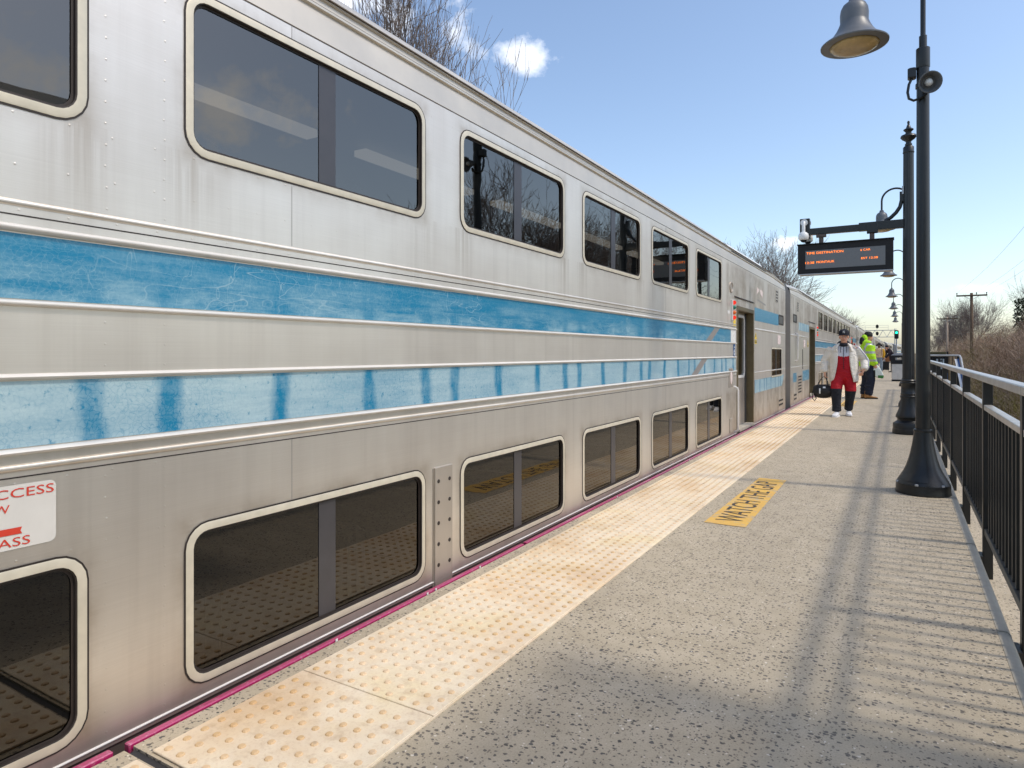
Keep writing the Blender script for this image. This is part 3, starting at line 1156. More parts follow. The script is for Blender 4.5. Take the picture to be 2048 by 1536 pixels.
    # small square windows high at the ends
    for end, e0, e1, z0, z1 in (('B', 0.30, 0.93, 1.79, 2.0), ('A', 0.44, 1.04, 1.925, 2.12)):
        a, b = span(end, e0, e1)
        m = MB()
        O = rr(a, b, z0, z1, 0.04)
        I = rr(a + 0.03, b - 0.03, z0 + 0.03, z1 - 0.03, 0.02)
        ring_mesh(m, [(O, XW + 0.0005), (O, XW + 0.008), (I, XW + 0.008), (I, XW + 0.002)])
        w = part('sign_window', m, 'gasket', car)
        m = MB()
        m.poly([(XW + 0.0028, a + 0.025, z0 + 0.025), (XW + 0.0028, b - 0.025, z0 + 0.025), (XW + 0.0028, b - 0.025, z1 - 0.025), (XW + 0.0028, a + 0.025, z1 - 0.025)])
        part('pane', m, 'mullion', w)
    # doors
    for end in 'AB':
        a, b = span(end, DOOR[0], DOOR[1])
        z1 = DOOR[3]
        j = MB()
        d = 0.13
        # jamb reveals
        for yy, t in ((a, 0.07), (b, -0.07)):
            j.box(XW - d, XW + 0.012, min(yy, yy + t), max(yy, yy + t), 0.0, z1 - 0.001)
        j.box(XW - d, XW + 0.012, a + 0.0705, b - 0.0705, z1 - 0.06, z1 - 0.001)
        dr = part('door', j, 'jamb', car)
        if end == 'B':
            lf = MB()
            wz0, wz1 = 0.84, 1.80
            wya, wyb = a + 0.24, b - 0.16
            wall_holes(lf, a + 0.071, b - 0.18, 0.045, z1 - 0.061, [(wya, wyb - 0.10, wz0, wz1)], XW - d + 0.02)
            part('door_leaf', lf, 'doorsteel', dr, recalc=False)
            fr = MB()
            O = rr(wya - 0.035, wyb - 0.065, wz0 - 0.035, wz1 + 0.035, 0.10)
            I = rr(wya + 0.01, wyb - 0.11, wz0 + 0.01, wz1 - 0.01, 0.06)
            ring_mesh(fr, [(O, XW - d + 0.021), (O, XW - d + 0.036), (I, XW - d + 0.036), (I, XW - d + 0.02)])
            part('door_window_frame', fr, 'railbright', dr, 40)
            gp = MB()
            gp.poly([(XW - d + 0.016, wya, wz0), (XW - d + 0.016, wyb - 0.10, wz0), (XW - d + 0.016, wyb - 0.10, wz1), (XW - d + 0.016, wya, wz1)])
            part('door_pane', gp, 'glass_l', dr, recalc=False)
            rb = MB()
            rb.box(XW - d + 0.005, XW - d + 0.03, b - 0.18, b - 0.0705, 0.045, z1 - 0.061)
            part('door_seal', rb, 'rubber', dr)
        else:
            lf = MB()
            lf.box(XW - 0.95, XW - 0.93, a + 0.071, b - 0.0715, 0.045, z1 - 0.061)
            part('vestibule_panel', lf, 'interior', dr)
        sl = MB()
        sl.box(XW - 0.35, XW + 0.03, a + 0.071, b - 0.071, 0.003, 0.04)
        part('sill', sl, 'yellow' if end == 'Z' else 'kerb', dr)
        dp = MB()
        dp.loft([[(XW, yy, 2.075), (XW + 0.018, yy, 2.063), (XW + 0.018, yy, 2.052), (XW, yy, 2.06)] for yy in (a - 0.16, b + 0.02)])
        part('drip_rail', dp, 'gasket', dr)
    # indicator lamps on a strip beside each door, with handrail and plates
    for end in 'AB':
        a, b = span(end, 5.18, 5.36)
        m = MB()
        m.cbox(XW - 0.01, XW + 0.03, a + 0.03, b - 0.05, 1.69, 2.0, 0.006)
        st = part('lamp_strip', m, 'railbright', car)
        for z, mt in ((1.955, 'lred'), (1.885, 'lgreen'), (1.81, 'lamber'), (1.735, 'lred')):
            m = MB()
            m.ell((XW + 0.035, (a + b) / 2 - 0.01, z), (0.035, 0.032, 0.032), 10, 6)
            part('indicator_lamp', m, mt, st, True)
    a, b = span('B', 5.40, 5.55)
    patch('B', 5.41, 5.55, 1.782, 1.832, 'white', 'notice')
    patch('B', 5.0, 5.17, 1.62, 1.78, 'yellowprint', 'notice')
    patch('B', 5.05, 5.17, 1.165, 1.345, 'blueprint', 'access_sign', x=0.004)
    # white wheelchair figure on the blue sign
    m = MB()
    yc = L - 5.11
    m.tube([(XW + 0.0055, yc + 0.0, 1.27), (XW + 0.0055, yc + 0.005, 1.235), (XW + 0.0055, yc + 0.03, 1.232), (XW + 0.0055, yc + 0.042, 1.20)], 0.006, 5)
    m.tube([(XW + 0.0055, yc + 0.035 * math.cos(R(t)) - 0.004, 1.215 + 0.035 * math.sin(R(t))) for t in range(110, 360, 25)], 0.005, 5)
    m.ell((XW + 0.0055, yc, 1.295), (0.004, 0.012, 0.014), 8, 5)
    part('wheelchair_symbol', m, 'white', car)
    # gap handle, plates, handrail at B door
    a, b = span('B', 5.22, 5.47)
    m = MB()
    m.cbox(XW - 0.001, XW + 0.012, a, b, 0.71, 0.99, 0.004)
    hp = part('handle_plate', m, 'doorsteel', car)
    m = MB()
    m.ell((XW + 0.013, (a + b) / 2, 0.85), (0.006, 0.07, 0.10), 12, 7)
    part('handle_recess', m, 'pinkfilm', hp, True)
    m = MB()
    m.cbox(XW - 0.001, XW + 0.010, L - 5.42, L - 5.26, 0.05, 0.255, 0.003)
    m.box(XW + 0.0095, XW + 0.013, L - 5.40, L - 5.28, 0.20, 0.23)
    part('access_plate', m, 'doorsteel', car)
    for end, e, z0, z1 in (('B', 5.12, 0.03, 0.71), ('A', 0.78, 1.02, 1.68)):
        m = MB()
        yy = ey[end](e)
        m.tube([(XW, yy, z0), (XW + 0.05, yy, z0 + 0.02), (XW + 0.062, yy, z0 + 0.06), (XW + 0.062, yy, z1 - 0.06), (XW + 0.05, yy, z1 - 0.02), (XW, yy, z1)], 0.016, 8)
        part('grab_rail', m, 'railbright', car, 40)
    # round vent and louvres
    m = MB()
    n = 20
    yc, zc = L - 5.32, 2.18
    m.loft([[(XW + x, yc + r * math.cos(2 * math.pi * k / n), zc + r * 0.83 * math.sin(2 * math.pi * k / n)) for k in range(n)] for r, x in ((0.10, 0.0005), (0.10, 0.015), (0.082, 0.017), (0.078, 0.006))])
    part('round_vent', m, 'doorsteel', car, 40)
    for end, e0, e1, z0, z1, nn in (('B', 1.03, 1.31, 2.23, 2.47, 4), ('A', 1.09, 1.38, 2.21, 2.44, 5), ('A', 1.27, 1.94, 0.21, 0.66, 6), ('B', 0.33, 0.96, 0.10, 0.27, 2), ('A', 0.52, 1.04, 0.08, 0.262, 2)):
        a, b = span(end, e0, e1)
        m = MB()
        m.cbox(XW - 0.001, XW + 0.006, a, b, z0, z1, 0.003)
        g = part('grille', m, 'doorsteel', car)
        st = (z1 - z0) / nn
        for k in range(nn):
            m = MB()
            m.box(XW + 0.0055, XW + 0.0075, a + 0.04, b - 0.04, z0 + st * (k + 0.28), z0 + st * (k + 0.72))
            part('slot', m, 'dark', g)
    # open slot pocket at A
    m = MB()
    m.box(XW - 0.001, XW + 0.004, 2.12, 2.24, 0.80, 1.30)
    part('pocket', m, 'gasket', car)
    # peeled emblem and faint lettering near B end, notices
    m = MB()
    y0 = L - 3.34
    m.poly([(XW + 0.003, y0, 2.22), (XW + 0.003, y0 + 0.24, 2.30), (XW + 0.003, y0 + 0.25, 2.33), (XW + 0.003, y0 + 0.06, 2.36)])
    m.poly([(XW + 0.003, y0 + 0.30, 2.30), (XW + 0.003, y0 + 0.57, 2.19), (XW + 0.003, y0 + 0.62, 2.30), (XW + 0.003, y0 + 0.52, 2.35), (XW + 0.003, y0 + 0.33, 2.33)])
    em = part('emblem', m, 'pinkfilm', car)
    m = MB()
    m.poly([(XW + 0.002, y0 + 0.1, 2.155), (XW + 0.002, y0 + 0.9, 2.11), (XW + 0.002, y0 + 0.9, 2.08), (XW + 0.002, y0 + 0.1, 2.125)])
    part('emblem_line', m, 'greyfilm', em)
    patch('B', 0.67, 1.06, 1.39, 1.575, 'pinkfilm', 'notice')
    patch('A', 2.35, 2.72, 1.35, 1.55, 'pinkfilm', 'notice')
    for end, e in (('B', 3.40), ('A', 3.28)):
        m = MB()
        yy = ey[end](e)
        m.poly([(XW + 0.003, yy - 0.11, 1.45), (XW + 0.003, yy + 0.11, 1.45), (XW + 0.003, yy, 1.57)])
        m.poly([(XW + 0.003, yy - 0.10, 1.37), (XW + 0.003, yy + 0.10, 1.37), (XW + 0.003, yy + 0.10, 1.435), (XW + 0.003, yy - 0.10, 1.435)])
        w = part('warning_sign', m, 'yellowprint', car)
        m = MB()
        m.poly([(XW + 0.0042, yy - 0.015, 1.475), (XW + 0.0042, yy + 0.015, 1.475), (XW + 0.0042, yy + 0.012, 1.535), (XW + 0.0042, yy - 0.012, 1.535)])
        for zz in (1.385, 1.41):
            m.poly([(XW + 0.0042, yy - 0.085, zz), (XW + 0.0042, yy + 0.085, zz), (XW + 0.0042, yy + 0.085, zz + 0.013), (XW + 0.0042, yy - 0.085, zz + 0.013)])
        part('warning_print', m, 'dark', w)
    # bolted jacking plate below the belt
    m = MB()
    pa = 13.88
    m.cbox(XW - 0.001, XW + 0.014, pa, pa + 0.155, -0.04, 0.605, 0.002)
    m.box(XW + 0.0002, XW + 0.003, pa - 0.008, pa - 0.0005, -0.04, 0.60)
    bp = part('bolted_plate', m, 'doorsteel', car)
    for k in range(5):
        for dy in (0.028, 0.127):
            m = MB()
            n = 10
            m.loft([[(XW + x, pa + dy + r * math.cos(2 * math.pi * q / n), 0.53 - k * 0.112 + r * math.sin(2 * math.pi * q / n)) for q in range(n)] for r, x in ((0.011, 0.0135), (0.011, 0.0155), (0.008, 0.0162))])
            part('bolt', m, 'gasket', bp)
    # emergency-access decal by the lower window
    m = MB()
    D = rr(11.09 + 0.46, 11.09 + 0.975, 0.668, 0.848, 0.018, 4)
    m.poly([(XW + 0.002, a, b) for a, b in D])
    dc = part('decal', m, 'decal', car, label='white safety decal with red lettering')
    for body, w, h, yr, z in (('ACCESS', 0.185, 0.026, 0.969, 0.812), ('WINDOW', 0.175, 0.023, 0.858, 0.772), ('GLASS', 0.140, 0.025, 0.908, 0.676)):
        o = link('lettering', text_mesh(body, w, h, 'redprint', 'lettering'), dc)
        place_matrix(o, (0, 1, 0), (0, 0, 1), (XW + 0.0035, 11.09 + yr - w, z))
    m = MB()
    m.poly([(XW + 0.0035, 11.09 + 0.60, 0.714), (XW + 0.0035, 11.09 + 0.888, 0.709), (XW + 0.0035, 11.09 + 0.884, 0.718), (XW + 0.0035, 11.09 + 0.888, 0.728), (XW + 0.0035, 11.09 + 0.60, 0.731)])
    part('arrow_bar', m, 'redprint', dc)
    # rivets, too small to pick apart: one piece
    m = MB()
    def rivet(yy, z, r=0.004):
        i = m.add([(XW + 0.0003, yy + r * math.cos(R(60 * k)), z + r * math.sin(R(60 * k))) for k in range(6)])
        j = m.add([(XW + 0.0008, yy + r * 0.5 * math.cos(R(60 * k)), z + r * 0.5 * math.sin(R(60 * k))) for k in range(6)])
        for k in range(6):
            m.face((i + k, i + (k + 1) % 6, j + (k + 1) % 6, j + k))
        m.face([j + k for k in range(6)])
    rnd = random.Random(3)
    for k in range(10):
        base = W0 + WIN_P * k - 0.165
        for off in (-0.10, 0.09):
            for zz0, zz1 in ((0.03, 0.86), (1.18, 1.33), (1.67, 2.54)):
                z = zz0
                while z < zz1:
                    rivet(base + off + rnd.uniform(-0.003, 0.003), z)
                    z += 0.067
    yy = ya + 0.1
    while yy < yb - 0.1:
        for z in (0.63, 0.853, 1.622, 1.90, 1.755):
            rivet(yy + rnd.uniform(-0.01, 0.01), z + rnd.uniform(-0.004, 0.004))
        yy += 0.135
    rv = part('rivets', m, 'steel', car, recalc=False)
    rv['kind'] = 'stuff'
    # interior: two decks, ceilings, rows of light tubes, seats
    m = MB()
    m.box(-1.44, 1.44, 5.2, L - 5.2, 1.05, 1.12)
    m.box(-1.44, 1.44, 0.1, L - 0.1, -0.95, -0.9)
    m.box(-1.44, -1.40, 0.1, L - 0.1, -0.9, 2.6)
    m.box(-1.40, 1.44, 4.0, 4.06, -0.9, 2.6)
    m.box(-1.40, 1.44, L - 5.06, L - 5.0, -0.9, 2.6)
    it = part('interior', m, 'interior', car)
    m = MB()
    m.box(-1.40, 1.46, 5.2, L - 5.2, 2.575, 2.60)
    m.box(-1.40, 1.46, 5.2, L - 5.2, 0.95, 0.97)
    part('ceiling', m, 'ceiling', it)
    for xx, z in ((0.62, 2.50), (-0.62, 2.50)):
        yy = 6.0
        while yy < L - 6.2:
            m = MB()
            m.box(xx - 0.05, xx + 0.05, yy, yy + 1.25, z, z + 0.04)
            part('light_tube', m, 'tube', it)
            yy += 1.65
    for k in range(18):
        yy = 6.2 + 0.80 * k
        for z in (1.12, -0.55):
            m = MB()
            m.cbox(0.35, 1.38, yy, yy + 0.12, z, z + 0.92, 0.03)
            part('seat_back', m, 'posterblue' if k % 9 == 30 else 'interior', it)
    # bogies
    for yy in (4.2, L - 4.2):
        m = MB()
        m.box(-1.15, 1.15, yy - 1.6, yy + 1.6, -1.0, -0.75)
        bg = part('bogie', m, 'dark', car)
        for dy in (-1.25, 1.25):
            for xx in (-0.72, 0.72):
                m = MB()
                n = 20
                m.loft([[(xx + dx, yy + dy + 0.42 * math.cos(2 * math.pi * k / n), -0.80 + 0.42 * math.sin(2 * math.pi * k / n)) for k in range(n)] for dx in (-0.06, 0.06)])
                part('wheel', m, 'railsteel', bg)
    return car


coach_labels = ['nearest silver double-deck coach with blue stripes, filling the left of the picture',
                'second double-deck coach, coupled behind the nearest one, door standing open',
                'third double-deck coach along the platform, beyond the open door of the second',
                'fourth double-deck coach from the front, small behind the walking man',
                'fifth double-deck coach, only its roof and side showing far away',
                'sixth double-deck coach, tiny near the vanishing point',
                'seventh double-deck coach, a sliver beyond the far signal gantry',
                'farthest double-deck coach at the end of the train']
XC = -2.14 - XW
car0 = build_car()
PITCH = L + 0.75
for i, lab in enumerate(coach_labels):
    if i == 0:
        c = car0
    else:
        skip = ('rivets', 'decal') if i < 3 else ('rivets', 'decal', 'gasket', 'light_tube', 'seat_back', 'bolted_plate', 'bogie', 'notice', 'panel_seam', 'slot', 'indicator_lamp', 'warning_sign')
        c = copy_tree(car0, None, skip)
    yy = 15.25 - L + PITCH * i
    bend = max(0, i - 4)
    c.location = (XC + 0.35 * bend * bend, yy, 0)
    c.rotation_euler = (0, 0, -R(1.3) * bend)
    tag(c, lab, 'train coach', 'coaches of the standing train')
# safety chains across the first gap
cc = thing('gap_chain', 'silver hooks and hanging straps across the gap between the first two coaches', 'chain', (-2.25, 15.32, 0.0))
for z in (0.35, 0.98):
    m = MB()
    m.tube([(0.06, -0.04, z + 0.02), (0.08, 0.05, z + 0.04), (0.06, 0.12, z + 0.0), (0.03, 0.16, z - 0.04)], 0.014, 6)
    m.tube([(0.06, -0.04, z), (0.08, 0.06, z - 0.03), (0.05, 0.14, z + 0.05)], 0.01, 6)
    part('hook', m, 'white', cc)
    m = MB()
    m.tube([(0.06, 0.03, z), (0.05, -0.02, z - 0.14), (0.02, -0.05, z - 0.35)], 0.018, 6)
    part('strap', m, 'galv', cc)
m = MB()
m.cbox(-0.02, 0.04, 0.02, 0.10, -0.05, 0.08, 0.01)
part('coupler_plug', m, 'blueprint', cc)

# ------------------------------------------------------------------ railing
rail_root = thing('railing', 'long black metal railing with upright balusters along the right platform edge', 'railing', (0.475, 0, 0))
PY = [3.55 + 1.53 * k for k in range(-3, 15)]
pm = MB()
pm.cbox(-0.026, 0.026, -0.030, 0.030, -0.34, 1.035, 0.003)
pme = pm.mesh('post', 'black')
bm_ = MB()
bm_.box(-0.055, -0.027, -0.06, 0.06, -0.30, -0.055)
bm_.box(-0.050, 0.03, 0.031, 0.05, -0.30, -0.055)
bme = bm_.mesh('bracket', 'black')
blm = MB()
blm.box(-0.010, 0.010, -0.010, 0.010, 0.116, 0.858)
blme = blm.mesh('baluster', 'black')
for yy in PY:
    p = link('post', pme, rail_root, (0, yy, 0))
    link('bracket', bme, p)
for a, b in zip(PY, PY[1:]):
    for k in range(1, 12):
        link('baluster', blme, rail_root, (0, a + 0.03 + (b - a - 0.06) * k / 12, 0))
    for nm, z0, z1, w, mt in (('middle_rail', 0.858, 0.892, 0.022, 'railtop'), ('bottom_rail', 0.075, 0.116, 0.02, 'black')):
        m = MB()
        m.cbox(-w, w, a + 0.0305, b - 0.0305, z0, z1, 0.003)
        part(nm, m, mt, rail_root)
for a, b in zip(PY[::3], PY[3::3] + [PY[-1]]):
    if b > a:
        m = MB()
        m.cbox(-0.031, 0.031, a - 0.03 + 0.001, b - 0.03, 1.036, 1.078, 0.005)
        part('top_rail', m, 'railtop', rail_root)

# ------------------------------------------------------------------ lamp posts
LX = 0.172


def build_lamp():
    t = thing('lamp_post', 'x', 'lamp post')
    m = MB()
    m.lathe([(0.208, 0.0), (0.21, 0.012), (0.206, 0.03), (0.204, 0.085)], 32)
    part('foot_ring', m, 'black', t, 40)
    m = MB()
    m.lathe([(0.203, 0.086), (0.19, 0.115), (0.168, 0.150), (0.146, 0.19), (0.126, 0.24), (0.108, 0.30), (0.094, 0.36), (0.083, 0.42), (0.074, 0.48), (0.068, 0.53)], 32, flute=0.03)
    sk = part('flared_base', m, 'black', t, 40)
    for k in range(6):
        a = R(60 * k + 15)
        m = MB()
        m.lathe([(0.014, 0.0), (0.014, 0.012), (0.010, 0.016)], 6, (0.196 * math.cos(a), 0.196 * math.sin(a), 0.0853))
        part('bolt', m, 'galv', t)
    m = MB()
    pts = []
    for r, z in ((0.192, 0.118), (0.170, 0.155), (0.148, 0.195), (0.128, 0.245), (0.111, 0.30), (0.100, 0.345)):
        pts.append((r + 0.001, z))
    rings = []
    for k in range(7):
        a = R(-155 + 75 * k / 6)
        rings.append([(r * math.cos(a), r * math.sin(a), z) for r, z in pts])
    m.loft(rings, caps=False, closed=False)
    part('hand_hole_cover', m, 'black', sk, 40)
    m = MB()
    m.lathe([(0.0705, 0.531), (0.072, 0.54), (0.070, 0.552), (0.056, 0.556), (0.052, 2.2), (0.048, 3.69)], 24)
    part('pole', m, 'black', t, 40)
    m = MB()
    m.lathe([(0.051, 3.691), (0.053, 3.70), (0.053, 3.86), (0.046, 3.865), (0.030, 3.868), (0.030, 3.97), (0.024, 3.975)], 20)
    part('collar', m, 'black', t, 40)
    m = MB()
    cx, rad = -0.265, 0.265
    arc = [(0, 0, 3.976), (0, 0, 4.3)] + [(cx + rad * math.cos(R(a)), 0, 4.66 + rad * math.sin(R(a))) for a in range(0, 181, 12)] + [(-0.53, 0, 4.43)]
    m.tube(arc, 0.021, 10)
    part('gooseneck', m, 'black', t, 50)
    m = MB()
    m.lathe([(0.262, 4.012), (0.278, 4.016), (0.280, 4.026), (0.262, 4.040), (0.225, 4.062), (0.185, 4.098), (0.152, 4.145), (0.130, 4.19), (0.118, 4.222), (0.1165, 4.232), (0.118, 4.30), (0.112, 4.345), (0.094, 4.382), (0.066, 4.404), (0.05, 4.414), (0.042, 4.45), (0.03, 4.46)], 36, (-0.53, 0, 0))
    bl = part('bell_shade', m, 'bell', t, 45)
    m = MB()
    m.lathe([(0.10, 3.965), (0.15, 3.974), (0.185, 3.99), (0.205, 4.011), (0.20, 4.0115)], 30, (-0.53, 0, 0))
    part('lens', m, 'lens', bl, True)
    return t


lamp_labels = ['nearest black lamp post with flared foot and grey bell lamp at the top right',
               'second lamp post, its bell lamp peeking out above the departure board arm',
               'third lamp post, its bell lamp just under the departure board corner',
               'fourth lamp post, highest of the small bell lamps in the far row',
               'fifth lamp post, middle of the small bell lamps in the far row',
               'sixth lamp post, last but one in the far row',
               'seventh lamp post, smallest and farthest bell lamp in the row']
lamp0 = build_lamp()
for i, lab in enumerate(lamp_labels):
    t = lamp0 if i == 0 else copy_tree(lamp0)
    t.location = (LX, 6.72 + 10.4 * i, 0.0)
    tag(t, lab, 'lamp post', 'bell lamps along the platform')

# horn loudspeaker on the nearest post
sp = thing('loudspeaker', 'round grey horn loudspeaker clamped to the nearest lamp post', 'loudspeaker', (LX, 6.72, 3.54))
m = MB()
n = 24
rings = []
ax = Vector((0.22, -0.93, -0.30)).normalized()
ua = ax.cross(Vector((0, 0, 1))).normalized()
ub = ua.cross(ax)
o0 = Vector((0.02, -0.05, 0.0))
for r, d in ((0.028, 0.0), (0.04, 0.03), (0.055, 0.07), (0.073, 0.11), (0.088, 0.125), (0.09, 0.135), (0.082, 0.136), (0.066, 0.10), (0.05, 0.07)):
    c = o0 + ax * d
    rings.append([c + ua * (r * math.cos(2 * math.pi * k / n)) + ub * (r * math.sin(2 * math.pi * k / n)) for k in range(n)])
m.loft(rings)
part('horn', m, 'bell', sp, 40)
m = MB()
c = o0 + ax * 0.085
m.ell(c, (0.032, 0.032, 0.032), 14, 8)
part('driver_cap', m, 'white', sp, True)
m = MB()
m.cbox(-0.115, -0.05, -0.05, 0.03, 0.07, 0.16, 0.008)
jb = part('junction_box', m, 'black', sp)
m = MB()
m.tube([(-0.085, -0.02, 0.07), (-0.105, -0.03, 0.02), (-0.115, -0.04, -0.05), (-0.105, -0.05, -0.11), (-0.07, -0.055, -0.135), (-0.02, -0.06, -0.125), (0.02, -0.06, -0.10), (0.035, -0.06, -0.07)], 0.011, 8)
part('conduit', m, 'black', sp, 50)
m = MB()
m.lathe([(0.052, -0.02), (0.057, -0.018), (0.057, 0.018), (0.052, 0.02)], 20)
part('clamp', m, 'black', sp, 40)

# ------------------------------------------------------------------ departure-board post
SX, SY = 0.110, 11.5
post = thing('sign_post', 'fluted black post with turned finial carrying the departure board arm', 'sign post', (SX, SY, 0))
m = MB()
m.lathe([(0.212, 0), (0.214, 0.02), (0.210, 0.075), (0.205, 0.08), (0.205, 0.15), (0.196, 0.165)], 32)
part('plinth', m, 'black', post, 40)
m = MB()
m.lathe([(0.195, 0.166), (0.165, 0.185), (0.145, 0.205), (0.15, 0.23), (0.168, 0.25), (0.168, 0.268), (0.155, 0.30), (0.132, 0.36), (0.115, 0.42), (0.105, 0.49), (0.102, 0.54)], 32, flute=0.03)
part('flared_base', m, 'black', post, 40)
m = MB()
m.lathe([(0.110, 0.541), (0.112, 0.565), (0.102, 0.575), (0.106, 0.60), (0.098, 0.61), (0.096, 0.74), (0.103, 0.75), (0.103, 0.77), (0.095, 0.778), (0.101, 0.80), (0.090, 0.815)], 32)
part('base_collar', m, 'black', post, 40)
m = MB()
m.lathe([(0.080, 0.816), (0.076, 2.4), (0.069, 4.22)], 32, flute=0.055)
part('shaft', m, 'black', post, 40)
m = MB()
m.lathe([(0.074, 4.215), (0.078, 4.225), (0.072, 4.24), (0.073, 4.30), (0.060, 4.315), (0.045, 4.325), (0.05, 4.345), (0.035, 4.37), (0.038, 4.39), (0.085, 4.425), (0.108, 4.455), (0.100, 4.48), (0.055, 4.50), (0.04, 4.51), (0.04, 4.535), (0.068, 4.56), (0.066, 4.572), (0.035, 4.59), (0.022, 4.63), (0.013, 4.65), (0.018, 4.668), (0.018, 4.685), (0.008, 4.70)], 20)
part('finial', m, 'black', post, 50)
m = MB()
m.cbox(-1.36, -0.062, -0.045, 0.045, 3.105, 3.205, 0.004)
m.cbox(-0.66, -0.06, -0.05, 0.05, 3.10, 3.225, 0.004)
m.cbox(-0.55, -0.40, -0.056, 0.056, 3.06, 3.20, 0.004)
m.cbox(-1.50, -1.355, -0.05, 0.05, 3.05, 3.37, 0.004)
arm = part('arm', m, 'black', post)
m = MB()
m.tube([(-0.085, 0, 3.62), (-0.088, 0, 3.52), (-0.11, 0, 3.42), (-0.16, 0, 3.34), (-0.23, 0, 3.27), (-0.31, 0, 3.225)], 0.028, 10)
m.box(-0.115, -0.065, -0.03, 0.03, 3.50, 3.645)
part('curved_brace', m, 'black', post, 50)
m = MB()
m.box(-0.085, -0.062, -0.05, 0.02, 3.60, 3.72)
part('tag_plate', m, 'galv', post)

brd = thing('departure_board', 'black departure board with orange lettering hanging from the post arm', 'departure board', (SX, SY, 0))
bx0, bx1, bz0, bz1 = -1.525, -0.195, 2.475, 2.94
m = MB()
m.cbox(bx0, bx1, -0.10, 0.10, bz0, bz1, 0.006)
cs = part('case', m, 'dark', brd)
m = MB()
m.box(bx0 - 0.01, bx1 + 0.01, -0.125, 0.12, bz1 + 0.001, bz1 + 0.012)
part('hood', m, 'dark', cs)
m = MB()
m.box(bx0 + 0.02, bx1 - 0.005, -0.115, 0.11, bz0 - 0.014, bz0 - 0.001)
part('bottom_trim', m, 'galv', cs)
sx0, sx1, sz0, sz1 = bx0 + 0.115, bx1 - 0.105, bz0 + 0.075, bz1 - 0.10
m = MB()
m.poly([(sx0, -0.1015, sz0), (sx1, -0.1015, sz0), (sx1, -0.1015, sz1), (sx0, -0.1015, sz1)])
scr = part('screen', m, 'screen', cs)
sw, sh = sx1 - sx0, sz1 - sz0
for body, fx, fz, w, h in (('TIME DESTINATION', 0.012, 0.80, 0.475, 0.035), ('6 CAR', 0.70, 0.80, 0.12, 0.03), ('12:38', 0.0, 0.28, 0.115, 0.035), ('MONTAUK', 0.145, 0.29, 0.23, 0.035), ('EST', 0.71, 0.36, 0.075, 0.03), ('12:38', 0.81, 0.36, 0.10, 0.03)):
    o = link('lettering', text_mesh(body, w * sw, h, 'led', 'lettering'), scr)
    place_matrix(o, (1, 0, 0), (0, 0, 1), (sx0 + fx * sw, -0.1035, sz0 + fz * sh))
for xx in (-1.19, -0.48):
    m = MB()
    m.lathe([(0.034, bz1 + 0.012), (0.034, 3.06)], 14, (xx, 0, 0))
    m.box(xx - 0.07, xx + 0.07, -0.05, 0.05, 3.06, 3.10)
    part('hanger', m, simple('rusty_pipe', s(96, 84, 78), 0.6, 0.3, 0.35, 22, 0.1), brd, 40)

for i, (dx, dy, lab) in enumerate(((-1.435, -0.13, 'front white dome security camera at the end of the board arm'), (-1.395, 0.10, 'rear white dome security camera half hidden behind the front one'))):
    t = thing('security_camera', lab, 'security camera', (SX + dx, SY + dy, 3.05), group='cameras on the board arm')
    sg = 1 if dy < 0 else -1
    m = MB()
    n = 16
    m.loft([[(0.055 * math.cos(2 * math.pi * k / n), sg * yy, 0.255 + 0.055 * math.sin(2 * math.pi * k / n)) for k in range(n)] for yy in (0.078, 0.065)])
    part('wall_plate', m, 'white', t, 40)
    m = MB()
    m.tube([(0, sg * 0.07, 0.255), (0, sg * 0.02, 0.245), (0, 0, 0.21), (0, 0, 0.06)], 0.026, 10)
    part('arm', m, 'white', t, 50)
    m = MB()
    m.lathe([(0.04, 0.09), (0.072, 0.06), (0.078, 0.02), (0.074, -0.02), (0.062, -0.035), (0.05, -0.036)], 20)
    part('housing', m, 'white', t, 45)
    m = MB()
    m.ell((0, 0, -0.03), (0.05, 0.05, 0.045), 16, 8)
    part('dome', m, 'dark', t, True)

# ------------------------------------------------------------------ people
def fuse(name, mb, mats, parent, voxel, it=4, pick=None, label=None):
    """close overlapping solids into one continuous skin"""
    me = mb.mesh(name, mats, False, True)
    o = link(name, me, parent)
    md = o.modifiers.new('fuse', 'REMESH')
    md.mode = 'VOXEL'
    md.voxel_size = voxel
    sm = o.modifiers.new('relax', 'SMOOTH')
    sm.factor = 0.5
    sm.iterations = it
    dg = bpy.context.evaluated_depsgraph_get()
    me2 = bpy.data.meshes.new_from_object(o.evaluated_get(dg))
    o.modifiers.clear()
    me2.name = name
    o.data = me2
    me2.materials.clear()
    for m in (mats if isinstance(mats, (list, tuple)) else [mats]):
        me2.materials.append(M[m])
    if pick:
        me2.polygons.foreach_set('material_index', [pick(p.center) for p in me2.polygons])
    else:
        me2.polygons.foreach_set('material_index', [0] * len(me2.polygons))
    me2.shade_smooth()
    if label:
        o['label'] = label
    return o


def lerp(a, b, t):
    return Vector(a) * (1 - t) + Vector(b) * t


